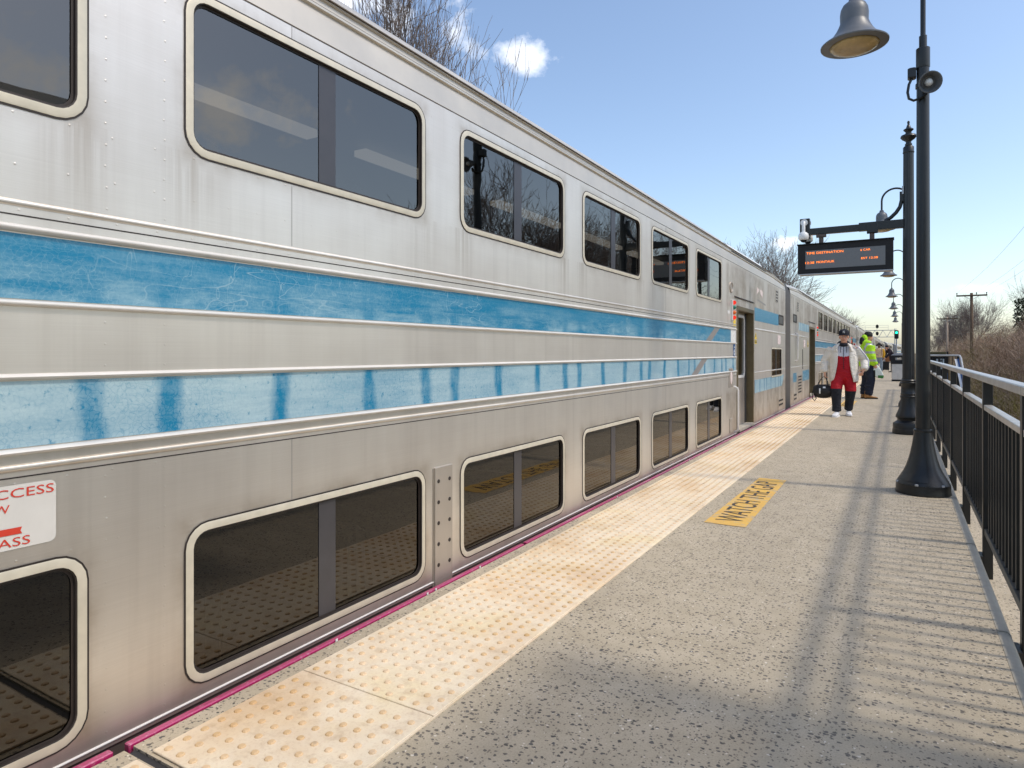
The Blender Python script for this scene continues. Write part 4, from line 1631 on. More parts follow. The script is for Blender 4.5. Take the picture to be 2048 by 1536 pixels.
def add_hand(mb, wrist, direction, palm_n, curl=0.6, k=1.0):
    """palm plus five separate bent fingers; direction: along the hand, palm_n: out of the palm"""
    w = Vector(wrist)
    d = Vector(direction).normalized()
    nrm = Vector(palm_n).normalized()
    side = d.cross(nrm).normalized()
    mb.tube([w - d * 0.03, w + d * 0.02 * k, w + d * 0.09 * k], [0.026 * k, 0.034 * k, 0.036 * k], 10, flat=0.55)
    mb.tube([w + d * 0.03 * k, w + d * 0.088 * k], [0.034 * k, 0.040 * k], 10, flat=0.5)
    for i, (off, ln) in enumerate(((-0.030, 0.066), (-0.010, 0.076), (0.010, 0.071), (0.029, 0.055))):
        p = w + d * 0.085 * k + side * off * k
        pts = [p]
        a = 0.12
        for sgm in range(3):
            a += curl * (0.55 + 0.15 * sgm)
            p = p + (d * math.cos(a) + nrm * math.sin(a)) * (ln * k / 3)
            pts.append(p)
        mb.tube(pts, [0.0088 * k, 0.0084 * k, 0.0078 * k, 0.0065 * k], 7)
    p = w + d * 0.03 * k - side * 0.030 * k
    th = (d * 0.6 - side * 0.7 + nrm * 0.35).normalized()
    th2 = (d * 0.85 - side * 0.1 + nrm * 0.5).normalized()
    mb.tube([p, p + th * 0.035 * k, p + th * 0.035 * k + th2 * 0.03 * k], [0.012 * k, 0.010 * k, 0.008 * k], 7)


def head_solid(mb, c, k=1.0, look=(0, -1, 0)):
    """head about 0.235 m tall facing -Y in local space"""
    x, y, z = c
    mb.ell((x, y + 0.012 * k, z + 0.03 * k), (0.076 * k, 0.094 * k, 0.092 * k), 16, 11)
    mb.ell((x, y - 0.022 * k, z - 0.045 * k), (0.060 * k, 0.070 * k, 0.072 * k), 14, 10)
    mb.ell((x, y - 0.066 * k, z - 0.090 * k), (0.028 * k, 0.024 * k, 0.024 * k), 10, 7)
    mb.tube([(x, y - 0.078 * k, z + 0.022 * k), (x, y - 0.094 * k, z - 0.004 * k), (x, y - 0.106 * k, z - 0.026 * k), (x, y - 0.088 * k, z - 0.036 * k)], [0.010 * k, 0.012 * k, 0.017 * k, 0.010 * k], 8)
    for sx in (-1, 1):
        mb.ell((x + sx * 0.078 * k, y + 0.012 * k, z - 0.006 * k), (0.011 * k, 0.020 * k, 0.032 * k), 8, 7)
        mb.ell((x + sx * 0.032 * k, y - 0.076 * k, z + 0.028 * k), (0.024 * k, 0.014 * k, 0.009 * k), 8, 6)
        mb.ell((x + sx * 0.034 * k, y - 0.066 * k, z - 0.025 * k), (0.024 * k, 0.020 * k, 0.022 * k), 8, 6)
    mb.ell((x, y - 0.084 * k, z - 0.060 * k), (0.024 * k, 0.012 * k, 0.010 * k), 8, 6)
    mb.tube([(x, y + 0.02 * k, z - 0.16 * k), (x, y + 0.012 * k, z - 0.06 * k)], [0.058 * k, 0.052 * k], 12)


def face_parts(parent, c, k=1.0, beard=None):
    x, y, z = c
    for sx in (-1, 1):
        m = MB()
        m.ell((x + sx * 0.031 * k, y - 0.083 * k, z + 0.008 * k), (0.014 * k, 0.007 * k, 0.008 * k), 8, 6)
        part('eye', m, 'white', parent, True)
        m = MB()
        m.ell((x + sx * 0.031 * k, y - 0.089 * k, z + 0.008 * k), (0.006 * k, 0.003 * k, 0.006 * k), 8, 6)
        part('iris', m, 'dark', parent, True)
        m = MB()
        m.tube([(x + sx * 0.014 * k, y - 0.090 * k, z + 0.031 * k), (x + sx * 0.034 * k, y - 0.089 * k, z + 0.036 * k), (x + sx * 0.052 * k, y - 0.078 * k, z + 0.030 * k)], 0.005 * k, 6)
        part('eyebrow', m, 'hair', parent, True)
    m = MB()
    m.tube([(x - 0.024 * k, y - 0.089 * k, z - 0.061 * k), (x, y - 0.0965 * k, z - 0.0595 * k), (x + 0.024 * k, y - 0.089 * k, z - 0.061 * k)], 0.0055 * k, 6)
    part('mouth', m, 'lip', parent, True)


def torso_rings(mb, rows, n=20):
    """rows: (z, cx, cy, rx, ry)"""
    rings = []
    for z, cx, cy, rx, ry in rows:
        ring = []
        for k in range(n):
            a = 2 * math.pi * k / n
            e = 0.82
            ca, sa = math.cos(a), math.sin(a)
            ring.append((cx + rx * math.copysign(abs(ca) ** e, ca), cy + ry * math.copysign(abs(sa) ** e, sa), z))
        rings.append(ring)
    mb.loft(rings)


def limb(mb, pts, rad, n=12, sub=3):
    P = []
    Q = []
    for (a, b), (ra, rb) in zip(zip(pts, pts[1:]), zip(rad, rad[1:])):
        for k in range(sub):
            t = k / sub
            P.append(lerp(a, b, t))
            Q.append(ra * (1 - t) + rb * t)
    P.append(Vector(pts[-1]))
    Q.append(rad[-1])
    mb.tube(P, Q, n)


def shoe(parent, x, y, z, rz, mat, sole, ln=0.29, boot=0.0, name='shoe'):
    m = MB()
    ca, sa = math.cos(rz), math.sin(rz)
    def T(px, py, pz):
        return (x + px * ca - py * sa, y + px * sa + py * ca, z + pz)
    rows = [(-0.10, 0.036, 0.085), (-0.085, 0.042, 0.10), (-0.03, 0.043, 0.105), (0.03, 0.044, 0.088), (0.09, 0.049, 0.066), (0.14, 0.050, 0.056), (0.175, 0.040, 0.045), (0.188, 0.022, 0.03)]
    k = ln / 0.29
    rings = []
    for py, rx, h in rows:
        ring = []
        for q in range(12):
            a = 2 * math.pi * q / 12
            zz = 0.022 + (h - 0.022) * (0.5 + 0.5 * math.sin(a))
            xx = rx * math.cos(a)
            ring.append(T(xx * k, -py * k, zz * k))
        rings.append(ring)
    m.loft(rings)
    if boot:
        m.tube([T(0, 0.055 * k, 0.05), T(0, 0.06 * k, 0.05 + boot)], [0.052, 0.056], 12)
    sh = part(name, m, mat, parent, 50)
    m = MB()
    pts = [(-0.104, 0.036), (-0.08, 0.044), (0.0, 0.044), (0.09, 0.052), (0.145, 0.052), (0.18, 0.04), (0.194, 0.018)]
    outline = [(rx, py) for py, rx in pts] + [(-rx, py) for py, rx in pts[::-1]]
    m.loft([[T(a * k, -b * k, zz) for a, b in outline] for zz in (0.0, 0.024)])
    part('sole', m, sole, sh)
    return sh


# --- the man walking towards the camera with a duffel bag
def person_walking():
    t = thing('person', 'person in black cap, open cream jacket and red tracksuit walking with a duffel bag', 'person', (-0.93, 14.06, 0.0), R(3))
    hc = (0.005, -0.03, 1.515)
    # joints (local: faces -Y, +x is picture right)
    shR, elR, wrR = (-0.205, 0.0, 1.315), (-0.315, 0.02, 1.06), (-0.325, -0.06, 0.845)
    shL, elL, wrL = (0.205, 0.0, 1.315), (0.36, 0.07, 1.07), (0.345, -0.09, 0.90)
    hipR, knR, anR = (-0.09, 0.0, 0.80), (-0.110, -0.12, 0.46), (-0.115, -0.14, 0.10)
    hipL, knL, anL = (0.09, 0.0, 0.80), (0.100, -0.01, 0.455), (0.075, 0.15, 0.13)
    b = MB()
    head_solid(b, hc)
    torso_rings(b, [(0.74, 0, 0, 0.13, 0.095), (0.85, 0, 0, 0.15, 0.11), (1.0, 0, 0, 0.145, 0.11), (1.18, 0, 0, 0.16, 0.105), (1.30, 0, 0, 0.16, 0.085), (1.37, 0, 0.0, 0.08, 0.06)])
    for a in ((shR, elR, wrR), (shL, elL, wrL)):
        limb(b, a, (0.055, 0.042, 0.029), 10)
    for a in ((hipR, knR, anR), (hipL, knL, anL)):
        limb(b, a, (0.082, 0.055, 0.04), 10)
    add_hand(b, wrR, (0.03, -0.12, -1), (0.85, 0.0, 0.0), 0.95)
    add_hand(b, wrL, (-0.45, -0.1, -0.9), (-0.2, 0.9, 0), 0.5)
    body = fuse('body', b, 'skin', t, 0.0085, 3)
    face_parts(body, hc)
    # trousers: red above the knee, black below
    p = MB()
    torso_rings(p, [(0.70, 0, 0.0, 0.14, 0.115), (0.78, 0, 0, 0.185, 0.14), (0.86, 0, 0, 0.19, 0.145), (0.95, 0, 0, 0.17, 0.13)])
    limb(p, ((-0.092, 0.0, 0.82), (-0.128, -0.11, 0.50), (-0.122, -0.13, 0.30), (-0.115, -0.135, 0.095)), (0.116, 0.104, 0.082, 0.080), 14)
    p.ell((-0.12, -0.135, 0.13), (0.088, 0.088, 0.022), 12, 6)
    p.ell((0.084, 0.135, 0.16), (0.082, 0.082, 0.022), 12, 6)
    limb(p, ((0.095, 0.0, 0.82), (0.118, -0.01, 0.50), (0.100, 0.07, 0.30), (0.080, 0.14, 0.12)), (0.116, 0.102, 0.080, 0.076), 14)
    fuse('trousers', p, ['red', 'navy'], t, 0.012, 3, lambda c: 1 if c.z < 0.50 + (0.03 if c.x < 0 else -0.015) else 0)
    # tracksuit top: white yoke over red
    q = MB()
    torso_rings(q, [(0.86, 0, 0, 0.165, 0.13), (0.90, 0, -0.005, 0.18, 0.142), (1.02, 0, -0.01, 0.178, 0.142), (1.15, 0, -0.008, 0.182, 0.135), (1.26, 0, 0, 0.185, 0.115), (1.33, 0, 0, 0.15, 0.09), (1.39, 0, 0, 0.085, 0.08)])
    fuse('tracksuit_top', q, ['red', 'tracksuitwhite'], t, 0.012, 3, lambda c: 1 if c.z > 1.165 - 0.0 + abs(c.x) * 0.25 - 0.03 else 0)
    m = MB()
    m.tube([(0.0, -0.135, 1.33), (0.0, -0.152, 1.2), (0.0, -0.162, 1.05), (0.0, -0.160, 0.90)], 0.006, 6)
    part('zip', m, 'navy', t)
    # jacket: open front shell with sleeves
    j = MB()
    n = 22
    rows = [(0.655, 0.0, 0.01, 0.245, 0.185, 44), (0.72, 0, 0.01, 0.258, 0.195, 38), (0.85, 0, 0.01, 0.252, 0.19, 29), (1.0, 0, 0.01, 0.244, 0.182, 24), (1.15, 0, 0.005, 0.236, 0.172, 23), (1.27, 0, 0.005, 0.222, 0.148, 25), (1.345, 0, 0.008, 0.175, 0.115, 34), (1.385, 0, 0.012, 0.115, 0.095, 40)]
    outer, inner = [], []
    for z, cx, cy, rx, ry, op in rows:
        ro, ri = [], []
        for k in range(n + 1):
            a = R(-90 + op + (360 - 2 * op) * k / n)
            ca, sa = math.cos(a), math.sin(a)
            fl = 1 + 0.025 * math.sin(k * 2.3 + z * 9)
            ro.append((cx + rx * fl * math.copysign(abs(ca) ** 0.85, ca), cy + ry * fl * math.copysign(abs(sa) ** 0.85, sa), z + (0.02 * math.sin(k * 0.9) if z < 0.7 else 0)))
            ri.append((cx + (rx - 0.03) * fl * math.copysign(abs(ca) ** 0.85, ca), cy + (ry - 0.03) * fl * math.copysign(abs(sa) ** 0.85, sa), z + (0.02 * math.sin(k * 0.9) if z < 0.7 else 0)))
        outer.append(ro)
        inner.append(ri)
    j.loft([o + i[::-1] for o, i in zip(outer, inner)])
    limb(j, ((-0.20, 0.0, 1.30), (-0.325, 0.02, 1.06), (-0.338, -0.055, 0.875), (-0.330, -0.065, 0.835)), (0.082, 0.078, 0.068, 0.052), 14)
    limb(j, ((0.20, 0.0, 1.30), (0.355, 0.075, 1.07), (0.355, -0.06, 0.93), (0.345, -0.09, 0.895)), (0.082, 0.078, 0.066, 0.052), 14)
    for sx in (-1, 1):
        j.tube([(sx * 0.075, -0.085, 1.395), (sx * 0.12, -0.12, 1.33), (sx * 0.135, -0.145, 1.25)], [0.024, 0.034, 0.018], 8, flat=0.6)
    fuse('jacket', j, 'beige', t, 0.011, 2)
    # sleeve stripes on his left sleeve
    for off, mt in ((0.0, 'red'), (0.024, 'tracksuitwhite')):
        m = MB()
        m.tube([(0.17 + off, -0.058 - off, 1.385 - off), (0.265 + off, -0.035, 1.30 - off), (0.355 + off * 0.6, -0.005, 1.19 - off), (0.418, 0.035 - off, 1.07), (0.416, -0.065 - off, 0.935)], 0.014, 8)
        part('sleeve_stripe', m, mt, t, True)
    # hood bunched round the neck
    m = MB()
    rg = []
    for k in range(20):
        a = 2 * math.pi * k / 20
        rg.append((0.078 * math.cos(a), 0.018 + 0.085 * math.sin(a) - 0.016, 1.392 + 0.03 * math.sin(a)))
    m.tube(rg + [rg[0]], 0.035, 10)
    m.ell((0, 0.09, 1.41), (0.09, 0.05, 0.06), 12, 8)
    fuse('hood', m, 'navy', t, 0.01, 3)
    for sx in (-1, 1):
        m = MB()
        m.tube([(sx * 0.045, -0.09, 1.37), (sx * 0.05, -0.128, 1.30), (sx * 0.052, -0.145, 1.22)], 0.005, 6)
        part('drawstring', m, 'navy', t)
    # cap
    m = MB()
    x, y, z = hc
    m.lathe([(0.090, 0.040), (0.092, 0.06), (0.089, 0.10), (0.074, 0.132), (0.045, 0.150), (0.01, 0.156)], 24, (x, y + 0.006, z))
    cp = part('cap', m, 'navy', t, 50)
    m = MB()
    rings = []
    for k in range(13):
        a = R(200 + 140 * k / 12)
        rings.append([(x + r * math.cos(a) * (0.98 if r < 0.1 else 0.86), y + 0.006 + r * math.sin(a), z + zz - (0.012 * abs(math.cos(a)) if r > 0.1 else 0)) for r, zz in ((0.088, 0.047), (0.132, 0.040), (0.132, 0.035), (0.088, 0.041))])
    m.loft(rings)
    part('cap_brim', m, 'navy', cp, 50)
    for body_, w_, h_, ox, oz in (('N', 0.036, 0.040, -0.018, 0.072), ('Y', 0.036, 0.040, -0.018, 0.081)):
        o = link('cap_letter', text_mesh(body_, w_, h_, 'white', 'cap_letter'), cp)
        place_matrix(o, (1, 0, 0), (0, 0.12, 1), (x + ox, y - 0.089 - (0.001 if body_ == 'Y' else 0), z + oz))
    m = MB()
    m.ell((x, y + 0.03, z + 0.02), (0.082, 0.085, 0.05), 14, 8)
    part('hair', m, 'hair', t, True)
    shoe(t, -0.118, -0.17, 0.0, R(-10), 'shoe', 'shoe', 0.30)
    shoe(t, 0.080, 0.13, 0.012, R(6), 'shoe', 'shoe', 0.30)
    return t


person_walking()
# duffel bag in his right hand
dx, dy = -1.285, 13.99
bag = thing('duffel_bag', 'black duffel bag with white print carried by the walking person', 'bag', (dx, dy, 0.33))
m = MB()
rows = []
for k in range(9):
    f = -1 + 2 * k / 8
    rr_ = 0.135 * (1 - 0.35 * abs(f) ** 3)
    rows.append([(f * 0.155 + 0.01 * f, rr_ * 0.95 * math.cos(2 * math.pi * q / 16), 0.145 + rr_ * math.sin(2 * math.pi * q / 16) * (1.03 if q < 8 else 0.95) - 0.012 * (1 - f * f)) for q in range(16)])
m.loft(rows)
part('bag_body', m, 'dark', bag, 60)
for yy in (-0.07, 0.07):
    m = MB()
    m.tube([(-0.10, yy * 1.3, 0.22), (-0.07, yy, 0.31), (-0.01, yy * 0.3, 0.405), (0.02, yy * 0.25, 0.425), (0.05, yy * 0.3, 0.405), (0.085, yy, 0.31), (0.11, yy * 1.3, 0.22)], 0.011, 7, flat=0.5)
    part('strap', m, 'dark', bag, True)
m = MB()
m.tube([(-0.15, -0.02, 0.22), (-0.185, -0.04, 0.10), (-0.18, -0.05, 0.0), (-0.14, -0.06, -0.045), (-0.11, -0.07, 0.005), (-0.13, -0.09, 0.06)], 0.017, 7, flat=0.45)
part('shoulder_strap', m, 'dark', bag, True)
for (a, b, c, d) in ((-0.055, 0.10, -0.03, 0.20), (0.01, 0.205, 0.055, 0.235)):
    m = MB()
    rw = 0.137
    pts = []
    for z in (b, (b + d) / 2, d):
        yv = -math.sqrt(max(0.0004, (rw * 0.95) ** 2 - ((z - 0.14)) ** 2)) - 0.004
        pts.append((yv, z))
    m.loft([[(xx, yv, z) for yv, z in pts] for xx in (a, c)], caps=False, closed=False)
    part('print', m, 'white', bag, recalc=False)


# --- worker in hi-vis jacket, turned away to the right
def person_worker():
    t = thing('person', 'worker in yellow-green hi-vis jacket, dark trousers and tan boots beside the train', 'person', (-0.745, 19.74, 0.0), R(118))
    hc = (0, -0.035, 1.635)
    sh = 1.42
    b = MB()
    head_solid(b, hc)
    torso_rings(b, [(0.84, 0, 0, 0.14, 0.10), (1.0, 0, 0, 0.155, 0.115), (1.2, 0, 0, 0.16, 0.115), (1.38, 0, 0, 0.165, 0.095), (1.46, 0, 0, 0.08, 0.065)])
    arms = (((-0.20, 0, 1.40), (-0.25, 0.02, 1.12), (-0.245, -0.09, 0.90)), ((0.20, 0, 1.40), (0.26, 0.0, 1.13), (0.25, -0.12, 0.92)))
    legs = (((-0.10, 0, 0.90), (-0.11, -0.03, 0.50), (-0.115, 0.03, 0.10)), ((0.10, 0, 0.90), (0.11, -0.03, 0.50), (0.115, 0.02, 0.10)))
    for a in arms:
        limb(b, a, (0.055, 0.043, 0.03), 10)
    for a in legs:
        limb(b, a, (0.085, 0.056, 0.042), 10)
    add_hand(b, arms[0][2], (0.05, -0.25, -1), (1, 0, 0), 0.9)
    add_hand(b, arms[1][2], (-0.05, -0.25, -1), (-1, 0, 0), 0.9)
    body = fuse('body', b, 'skin', t, 0.011, 3)
    face_parts(body, hc)
    p = MB()
    torso_rings(p, [(0.78, 0, 0, 0.15, 0.12), (0.88, 0, 0, 0.19, 0.145), (1.0, 0, 0, 0.18, 0.14)])
    for sx in (-1, 1):
        limb(p, ((sx * 0.10, 0, 0.92), (sx * 0.115, -0.03, 0.50), (sx * 0.115, 0.0, 0.30), (sx * 0.118, 0.03, 0.10)), (0.125, 0.11, 0.105, 0.095), 14)
        for z in (0.17, 0.25, 0.34):
            p.ell((sx * 0.115, 0.02, z), (0.112, 0.112, 0.03), 12, 7)
    fuse('trousers', p, 'workpant', t, 0.014, 2)
    j = MB()
    torso_rings(j, [(0.845, 0, 0, 0.205, 0.165), (0.88, 0, 0, 0.222, 0.182), (1.02, 0, 0, 0.225, 0.185), (1.2, 0, 0.005, 0.228, 0.178), (1.34, 0, 0.01, 0.225, 0.15), (1.43, 0, 0.01, 0.165, 0.11), (1.49, 0, 0.015, 0.10, 0.09)])
    for a in arms:
        limb(j, (lerp(a[0], a[1], 0.02), a[1], a[2]), (0.098, 0.092, 0.068), 14)
    j.ell((0, 0.085, 1.49), (0.13, 0.095, 0.085), 14, 9)
    j.tube([(-0.11, -0.03, 1.47), (-0.10, 0.06, 1.50), (0, 0.11, 1.52), (0.10, 0.06, 1.50), (0.11, -0.03, 1.47)], 0.05, 10)
    j.ell((0, 0.075, 1.60), (0.105, 0.075, 0.10), 12, 8)

    def band(c):
        if 0.985 < c.z < 1.035 or 1.195 < c.z < 1.25:
            return 1
        if c.z > 1.25 and 0.115 < abs(c.x) < 0.165 and c.z < 1.47:
            return 1
        return 0
    fuse('hi_vis_jacket', j, ['hivis', 'reflective'], t, 0.011, 2, band)
    m = MB()
    m.ell((0, 0.135, 1.545), (0.10, 0.055, 0.09), 12, 8)
    m.ell((0, 0.16, 1.49), (0.085, 0.035, 0.06), 12, 8)
    fuse('hood_lining', m, 'dark', t, 0.012, 2)
    m = MB()
    m.lathe([(0.098, 0.0), (0.102, 0.03), (0.10, 0.07), (0.085, 0.11), (0.05, 0.135), (0.012, 0.142)], 20, (0, hc[1] + 0.008, hc[2] + 0.005))
    part('beanie', m, 'dark', t, 60)
    shoe(t, -0.115, 0.005, 0.0, R(-6), 'tan', 'dark', 0.31, 0.14, 'boot')
    shoe(t, 0.118, -0.005, 0.0, R(8), 'tan', 'dark', 0.31, 0.14, 'boot')
    return t


person_worker()
sb = thing('shopping_bag', 'white and green plastic shopping bag hanging from the hi-vis worker', 'bag', (-0.50, 19.62, 0.56))
m = MB()
m.loft([[(-0.05, -0.03, 0), (0.12, -0.03, -0.02), (0.13, 0.05, -0.02), (-0.05, 0.05, 0)], [(-0.09, -0.06, 0.06), (0.14, -0.06, 0.05), (0.14, 0.08, 0.05), (-0.09, 0.08, 0.06)],
        [(-0.10, -0.055, 0.22), (0.06, -0.055, 0.24), (0.06, 0.07, 0.24), (-0.10, 0.07, 0.22)], [(-0.07, -0.01, 0.33), (-0.01, -0.01, 0.34), (-0.01, 0.02, 0.34), (-0.07, 0.02, 0.33)]])
fuse('bag_body', m, ['bagwhite', 'baggreen', 'dark'], sb, 0.012, 2, lambda c: 1 if (c.z < 0.07 and c.x > 0.0) else (2 if c.x < -0.055 and c.z < 0.2 else 0))
m = MB()
m.tube([(-0.05, 0, 0.33), (-0.06, 0, 0.40), (-0.03, 0, 0.40), (-0.03, 0, 0.33)], 0.006, 6)
part('bag_handle', m, 'bagwhite', sb)


# --- farther people
def person_far(name_label, loc, rz, lean, top, sleeve, pants, skin, hat, height=1.75, long_coat=False, phones=False, shoe_mat='dark'):
    k = height / 1.75
    t = thing('person', name_label, 'person', loc, rz)
    lx = lambda z: -max(0.0, z - 0.92) * math.tan(lean)
    hc = (0, lx(1.60) - 0.02, 1.60 - 0.10 * (lean > 0.2))
    b = MB()
    head_solid(b, hc)
    rows = [(z, 0, lx(z), rx, ry) for z, rx, ry in ((0.84, 0.13, 0.10), (1.0, 0.14, 0.105), (1.2, 0.15, 0.105), (1.36, 0.15, 0.09), (1.45, 0.08, 0.065))]
    torso_rings(b, rows)
    fw = 0.35 if lean > 0.2 else 0.05
    arms = [((sx * 0.19, lx(1.38), 1.38), (sx * 0.25, lx(1.2) - fw * 0.5, 1.10), (sx * 0.20, lx(1.2) - fw, 0.86)) for sx in (-1, 1)]
    legs = [((sx * 0.095, 0, 0.90), (sx * 0.10, -0.05 * sx, 0.50), (sx * 0.10, -0.06 * sx, 0.09)) for sx in (-1, 1)]
    for a in arms:
        limb(b, a, (0.053, 0.042, 0.03), 8)
        add_hand(b, a[2], Vector(a[2]) - Vector(a[1]), (0, -1, 0), 0.5)
    for a in legs:
        limb(b, a, (0.08, 0.055, 0.04), 8)
    body = fuse('body', b, skin, t, 0.013, 2)
    face_parts(body, hc)
    p = MB()
    torso_rings(p, [(0.80, 0, 0, 0.15, 0.115), (0.92, 0, 0, 0.18, 0.135), (1.0, 0, 0, 0.165, 0.125)])
    for a in legs:
        limb(p, a, (0.115, 0.09, 0.075), 10)
    fuse('trousers', p, pants, t, 0.016, 2)
    j = MB()
    z0 = 0.70 if long_coat else 0.90
    torso_rings(j, [(z0, 0, 0, 0.19, 0.15), (1.0, 0, lx(1.0), 0.19, 0.148), (1.2, 0, lx(1.2), 0.195, 0.14), (1.36, 0, lx(1.36), 0.19, 0.115), (1.45, 0, lx(1.45), 0.10, 0.085)])
    fuse('top', j, top, t, 0.016, 2)
    for a in arms:
        j = MB()
        limb(j, (a[0], a[1], lerp(a[1], a[2], 0.93)), (0.082, 0.07, 0.055), 12)
        part('sleeve', j, sleeve, t, True)
    m = MB()
    m.lathe([(0.092, 0.02), (0.096, 0.05), (0.09, 0.09), (0.07, 0.125), (0.03, 0.142), (0.008, 0.145)], 18, (0, hc[1] + 0.008, hc[2]))
    part('hat', m, hat, t, 60)
    if phones:
        for sx in (-1, 1):
            m = MB()
            m.ell((sx * 0.115, hc[1] + 0.01, hc[2] + 0.0), (0.045, 0.06, 0.065), 12, 8)
            part('earmuff', m, 'dark', t, True)
        m = MB()
        m.tube([(0.10, -0.11, 0.92), (0.12, -0.13, 1.2), (0.12, -0.10, 1.38), (0.11, 0.05, 1.44)], 0.022, 6, flat=0.5)
        part('backpack_strap', m, 'plum', t, True)
    for sx, a in zip((-1, 1), legs):
        shoe(t, a[2][0], a[2][1] - 0.03, 0.0, R(4 * sx), shoe_mat, 'dark', 0.29)
    t.scale = (k, k, k)
    return t


person_far('person in mustard sleeves, pale jeans and large black ear pads walking far down the platform', (-1.07, 44.6, 0), R(4), 0.0, 'tiedye', 'yellowcloth', 'jean', 'skindark', 'dark', 1.80, False, True)
person_far('person in dark coat and knitted hat leaning over a suitcase behind the litter bin', (-0.40, 47.0, 0), R(-68), R(24), 'plum', 'plum', 'navy', 'skin', 'plum', 1.78, True)
# suitcase with telescopic handle
sc = thing('suitcase', 'black upright suitcase with raised handle on the far platform', 'suitcase', (-0.83, 50.6, 0))
m = MB()
m.cbox(-0.21, 0.21, -0.13, 0.13, 0.05, 0.62, 0.03)
part('shell', m, 'dark', sc)
for xx in (-0.09, 0.09):
    m = MB()
    m.tube([(xx, 0.08, 0.62), (xx, 0.08, 1.05)], 0.012, 6)
    part('handle_tube', m, 'galv', sc)
m = MB()
m.tube([(-0.10, 0.08, 1.05), (0.10, 0.08, 1.05)], 0.018, 6)
part('handle_grip', m, 'dark', sc)
for xx in (-0.16, 0.16):
    for yy in (-0.09, 0.09):
        m = MB()
        m.ell((xx, yy, 0.03), (0.025, 0.03, 0.03), 8, 6)
        part('wheel', m, 'dark', sc, True)
m = MB()
m.cbox(-0.13, 0.22, -0.22, -0.135, 0.62, 0.98, 0.03)
bb = tag(part('tote_bag', m, 'brown', None, loc=(-0.72, 50.6, 0)), 'small brown tote bag on top of the far suitcase', 'bag')

# litter bin
bn = thing('litter_bin', 'square litter bin with stained pale panels and black hooded top', 'litter bin', (-0.02, 32.4, 0))
m = MB()
m.cbox(-0.29, 0.29, -0.29, 0.29, 0.0, 0.07, 0.01)
part('base', m, 'dark', bn)
for k in range(4):
    a = R(90 * k)
    m = MB()
    m.cbox(-0.265, 0.265, -0.285, -0.262, 0.075, 0.735, 0.006)
    o = part('panel', m, 'binpanel', bn)
    o.rotation_euler = (0, 0, a)
m = MB()
m.box(-0.255, 0.255, -0.255, 0.255, 0.072, 0.90)
part('liner', m, 'dark', bn)
m = MB()
for a, b in ((-0.30, -0.17), (0.17, 0.30)):
    m.box(a, b, -0.30, 0.30, 0.74, 1.08)
m.box(-0.1695, 0.1695, -0.30, 0.30, 1.0, 1.0795)
m.box(-0.1695, 0.1695, -0.30, 0.30, 0.741, 0.80)
part('hood', m, 'dark', bn)
m = MB()
m.loft([[(-0.31, -0.31, 1.081), (0.31, -0.31, 1.081), (0.31, 0.31, 1.081), (-0.31, 0.31, 1.081)], [(-0.31, -0.31, 1.11), (0.31, -0.31, 1.11), (0.31, 0.31, 1.11), (-0.31, 0.31, 1.11)],
        [(-0.2, -0.2, 1.175), (0.2, -0.2, 1.175), (0.2, 0.2, 1.175), (-0.2, 0.2, 1.175)], [(-0.08, -0.08, 1.19), (0.08, -0.08, 1.19), (0.08, 0.08, 1.19), (-0.08, 0.08, 1.19)]])
part('lid', m, 'bell', bn)

# ------------------------------------------------------------------ stair head with notices
sr = thing('stair_railing', 'grey pipe railing round the stair head, sloping down beyond the black railing', 'railing', (0.9, 24.3, 0))
m = MB()
m.tube([(-0.35, 0.05, 1.125), (0.63, 0.05, 1.125), (0.68, 0.02, 1.115), (0.70, -0.15, 1.04), (0.72, -1.65, 0.25), (0.74, -3.2, -0.55)], 0.03, 8)
part('handrail', m, 'railtop', sr, 50)
for xx, y0, zt in ((0.64, 0.05, 1.10), (-0.34, 0.05, 1.10), (0.71, -1.6, 0.25), (0.15, 0.05, 1.10)):
    m = MB()
    m.tube([(xx, y0, -1.5), (xx, y0, zt)], 0.03, 8)
    part('post', m, 'black', sr, 50)
for k in range(11):
    m = MB()
    m.box(-0.28 + 0.085 * k, -0.265 + 0.085 * k, 0.04, 0.055, 0.1, 1.1)
    part('baluster', m, 'black', sr)
m = MB()
m.loft([[(0.55, 0.0, 1.02), (0.61, 0.0, 1.02), (0.61, 0.03, 1.02), (0.55, 0.03, 1.02)], [(0.60, -1.5, 0.22), (0.66, -1.5, 0.22), (0.66, -1.47, 0.20), (0.60, -1.47, 0.20)]])
part('white_panel', m, 'white', sr)
m = MB()
m.loft([[(0.615, 0.0, 1.03), (0.66, 0.0, 1.03), (0.66, 0.03, 1.03), (0.615, 0.03, 1.03)], [(0.665, -1.5, 0.23), (0.70, -1.5, 0.23), (0.70, -1.47, 0.21), (0.665, -1.47, 0.21)]])
part('blue_panel', m, 'blueprint', sr)
nb = thing('notice_board', 'dark notice board with pale poster beyond the railing at the stair head', 'notice board', (0.98, 24.55, 0))
m = MB()
m.cbox(-0.42, 0.31, -0.03, 0.05, 0.15, 1.15, 0.01)
part('panel', m, 'dark', nb)
m = MB()
m.cbox(-0.44, 0.26, -0.05, 0.07, 1.151, 1.24, 0.01)
part('capping', m, simple('mossy_wood', s(84, 78, 52), 0.9, 0, 0.25, 18, 0.2), nb)
for xx in (-0.40, 0.30):
    m = MB()
    m.box(xx - 0.025, xx + 0.025, 0.0505, 0.10, -1.5, 1.25)
    part('post', m, 'dark', nb)
m = MB()
m.poly([(-0.01, -0.032, 0.70), (0.21, -0.032, 0.70), (0.21, -0.032, 1.02), (-0.01, -0.032, 1.02)])
pp = part('poster', m, 'poster', nb)
m = MB()
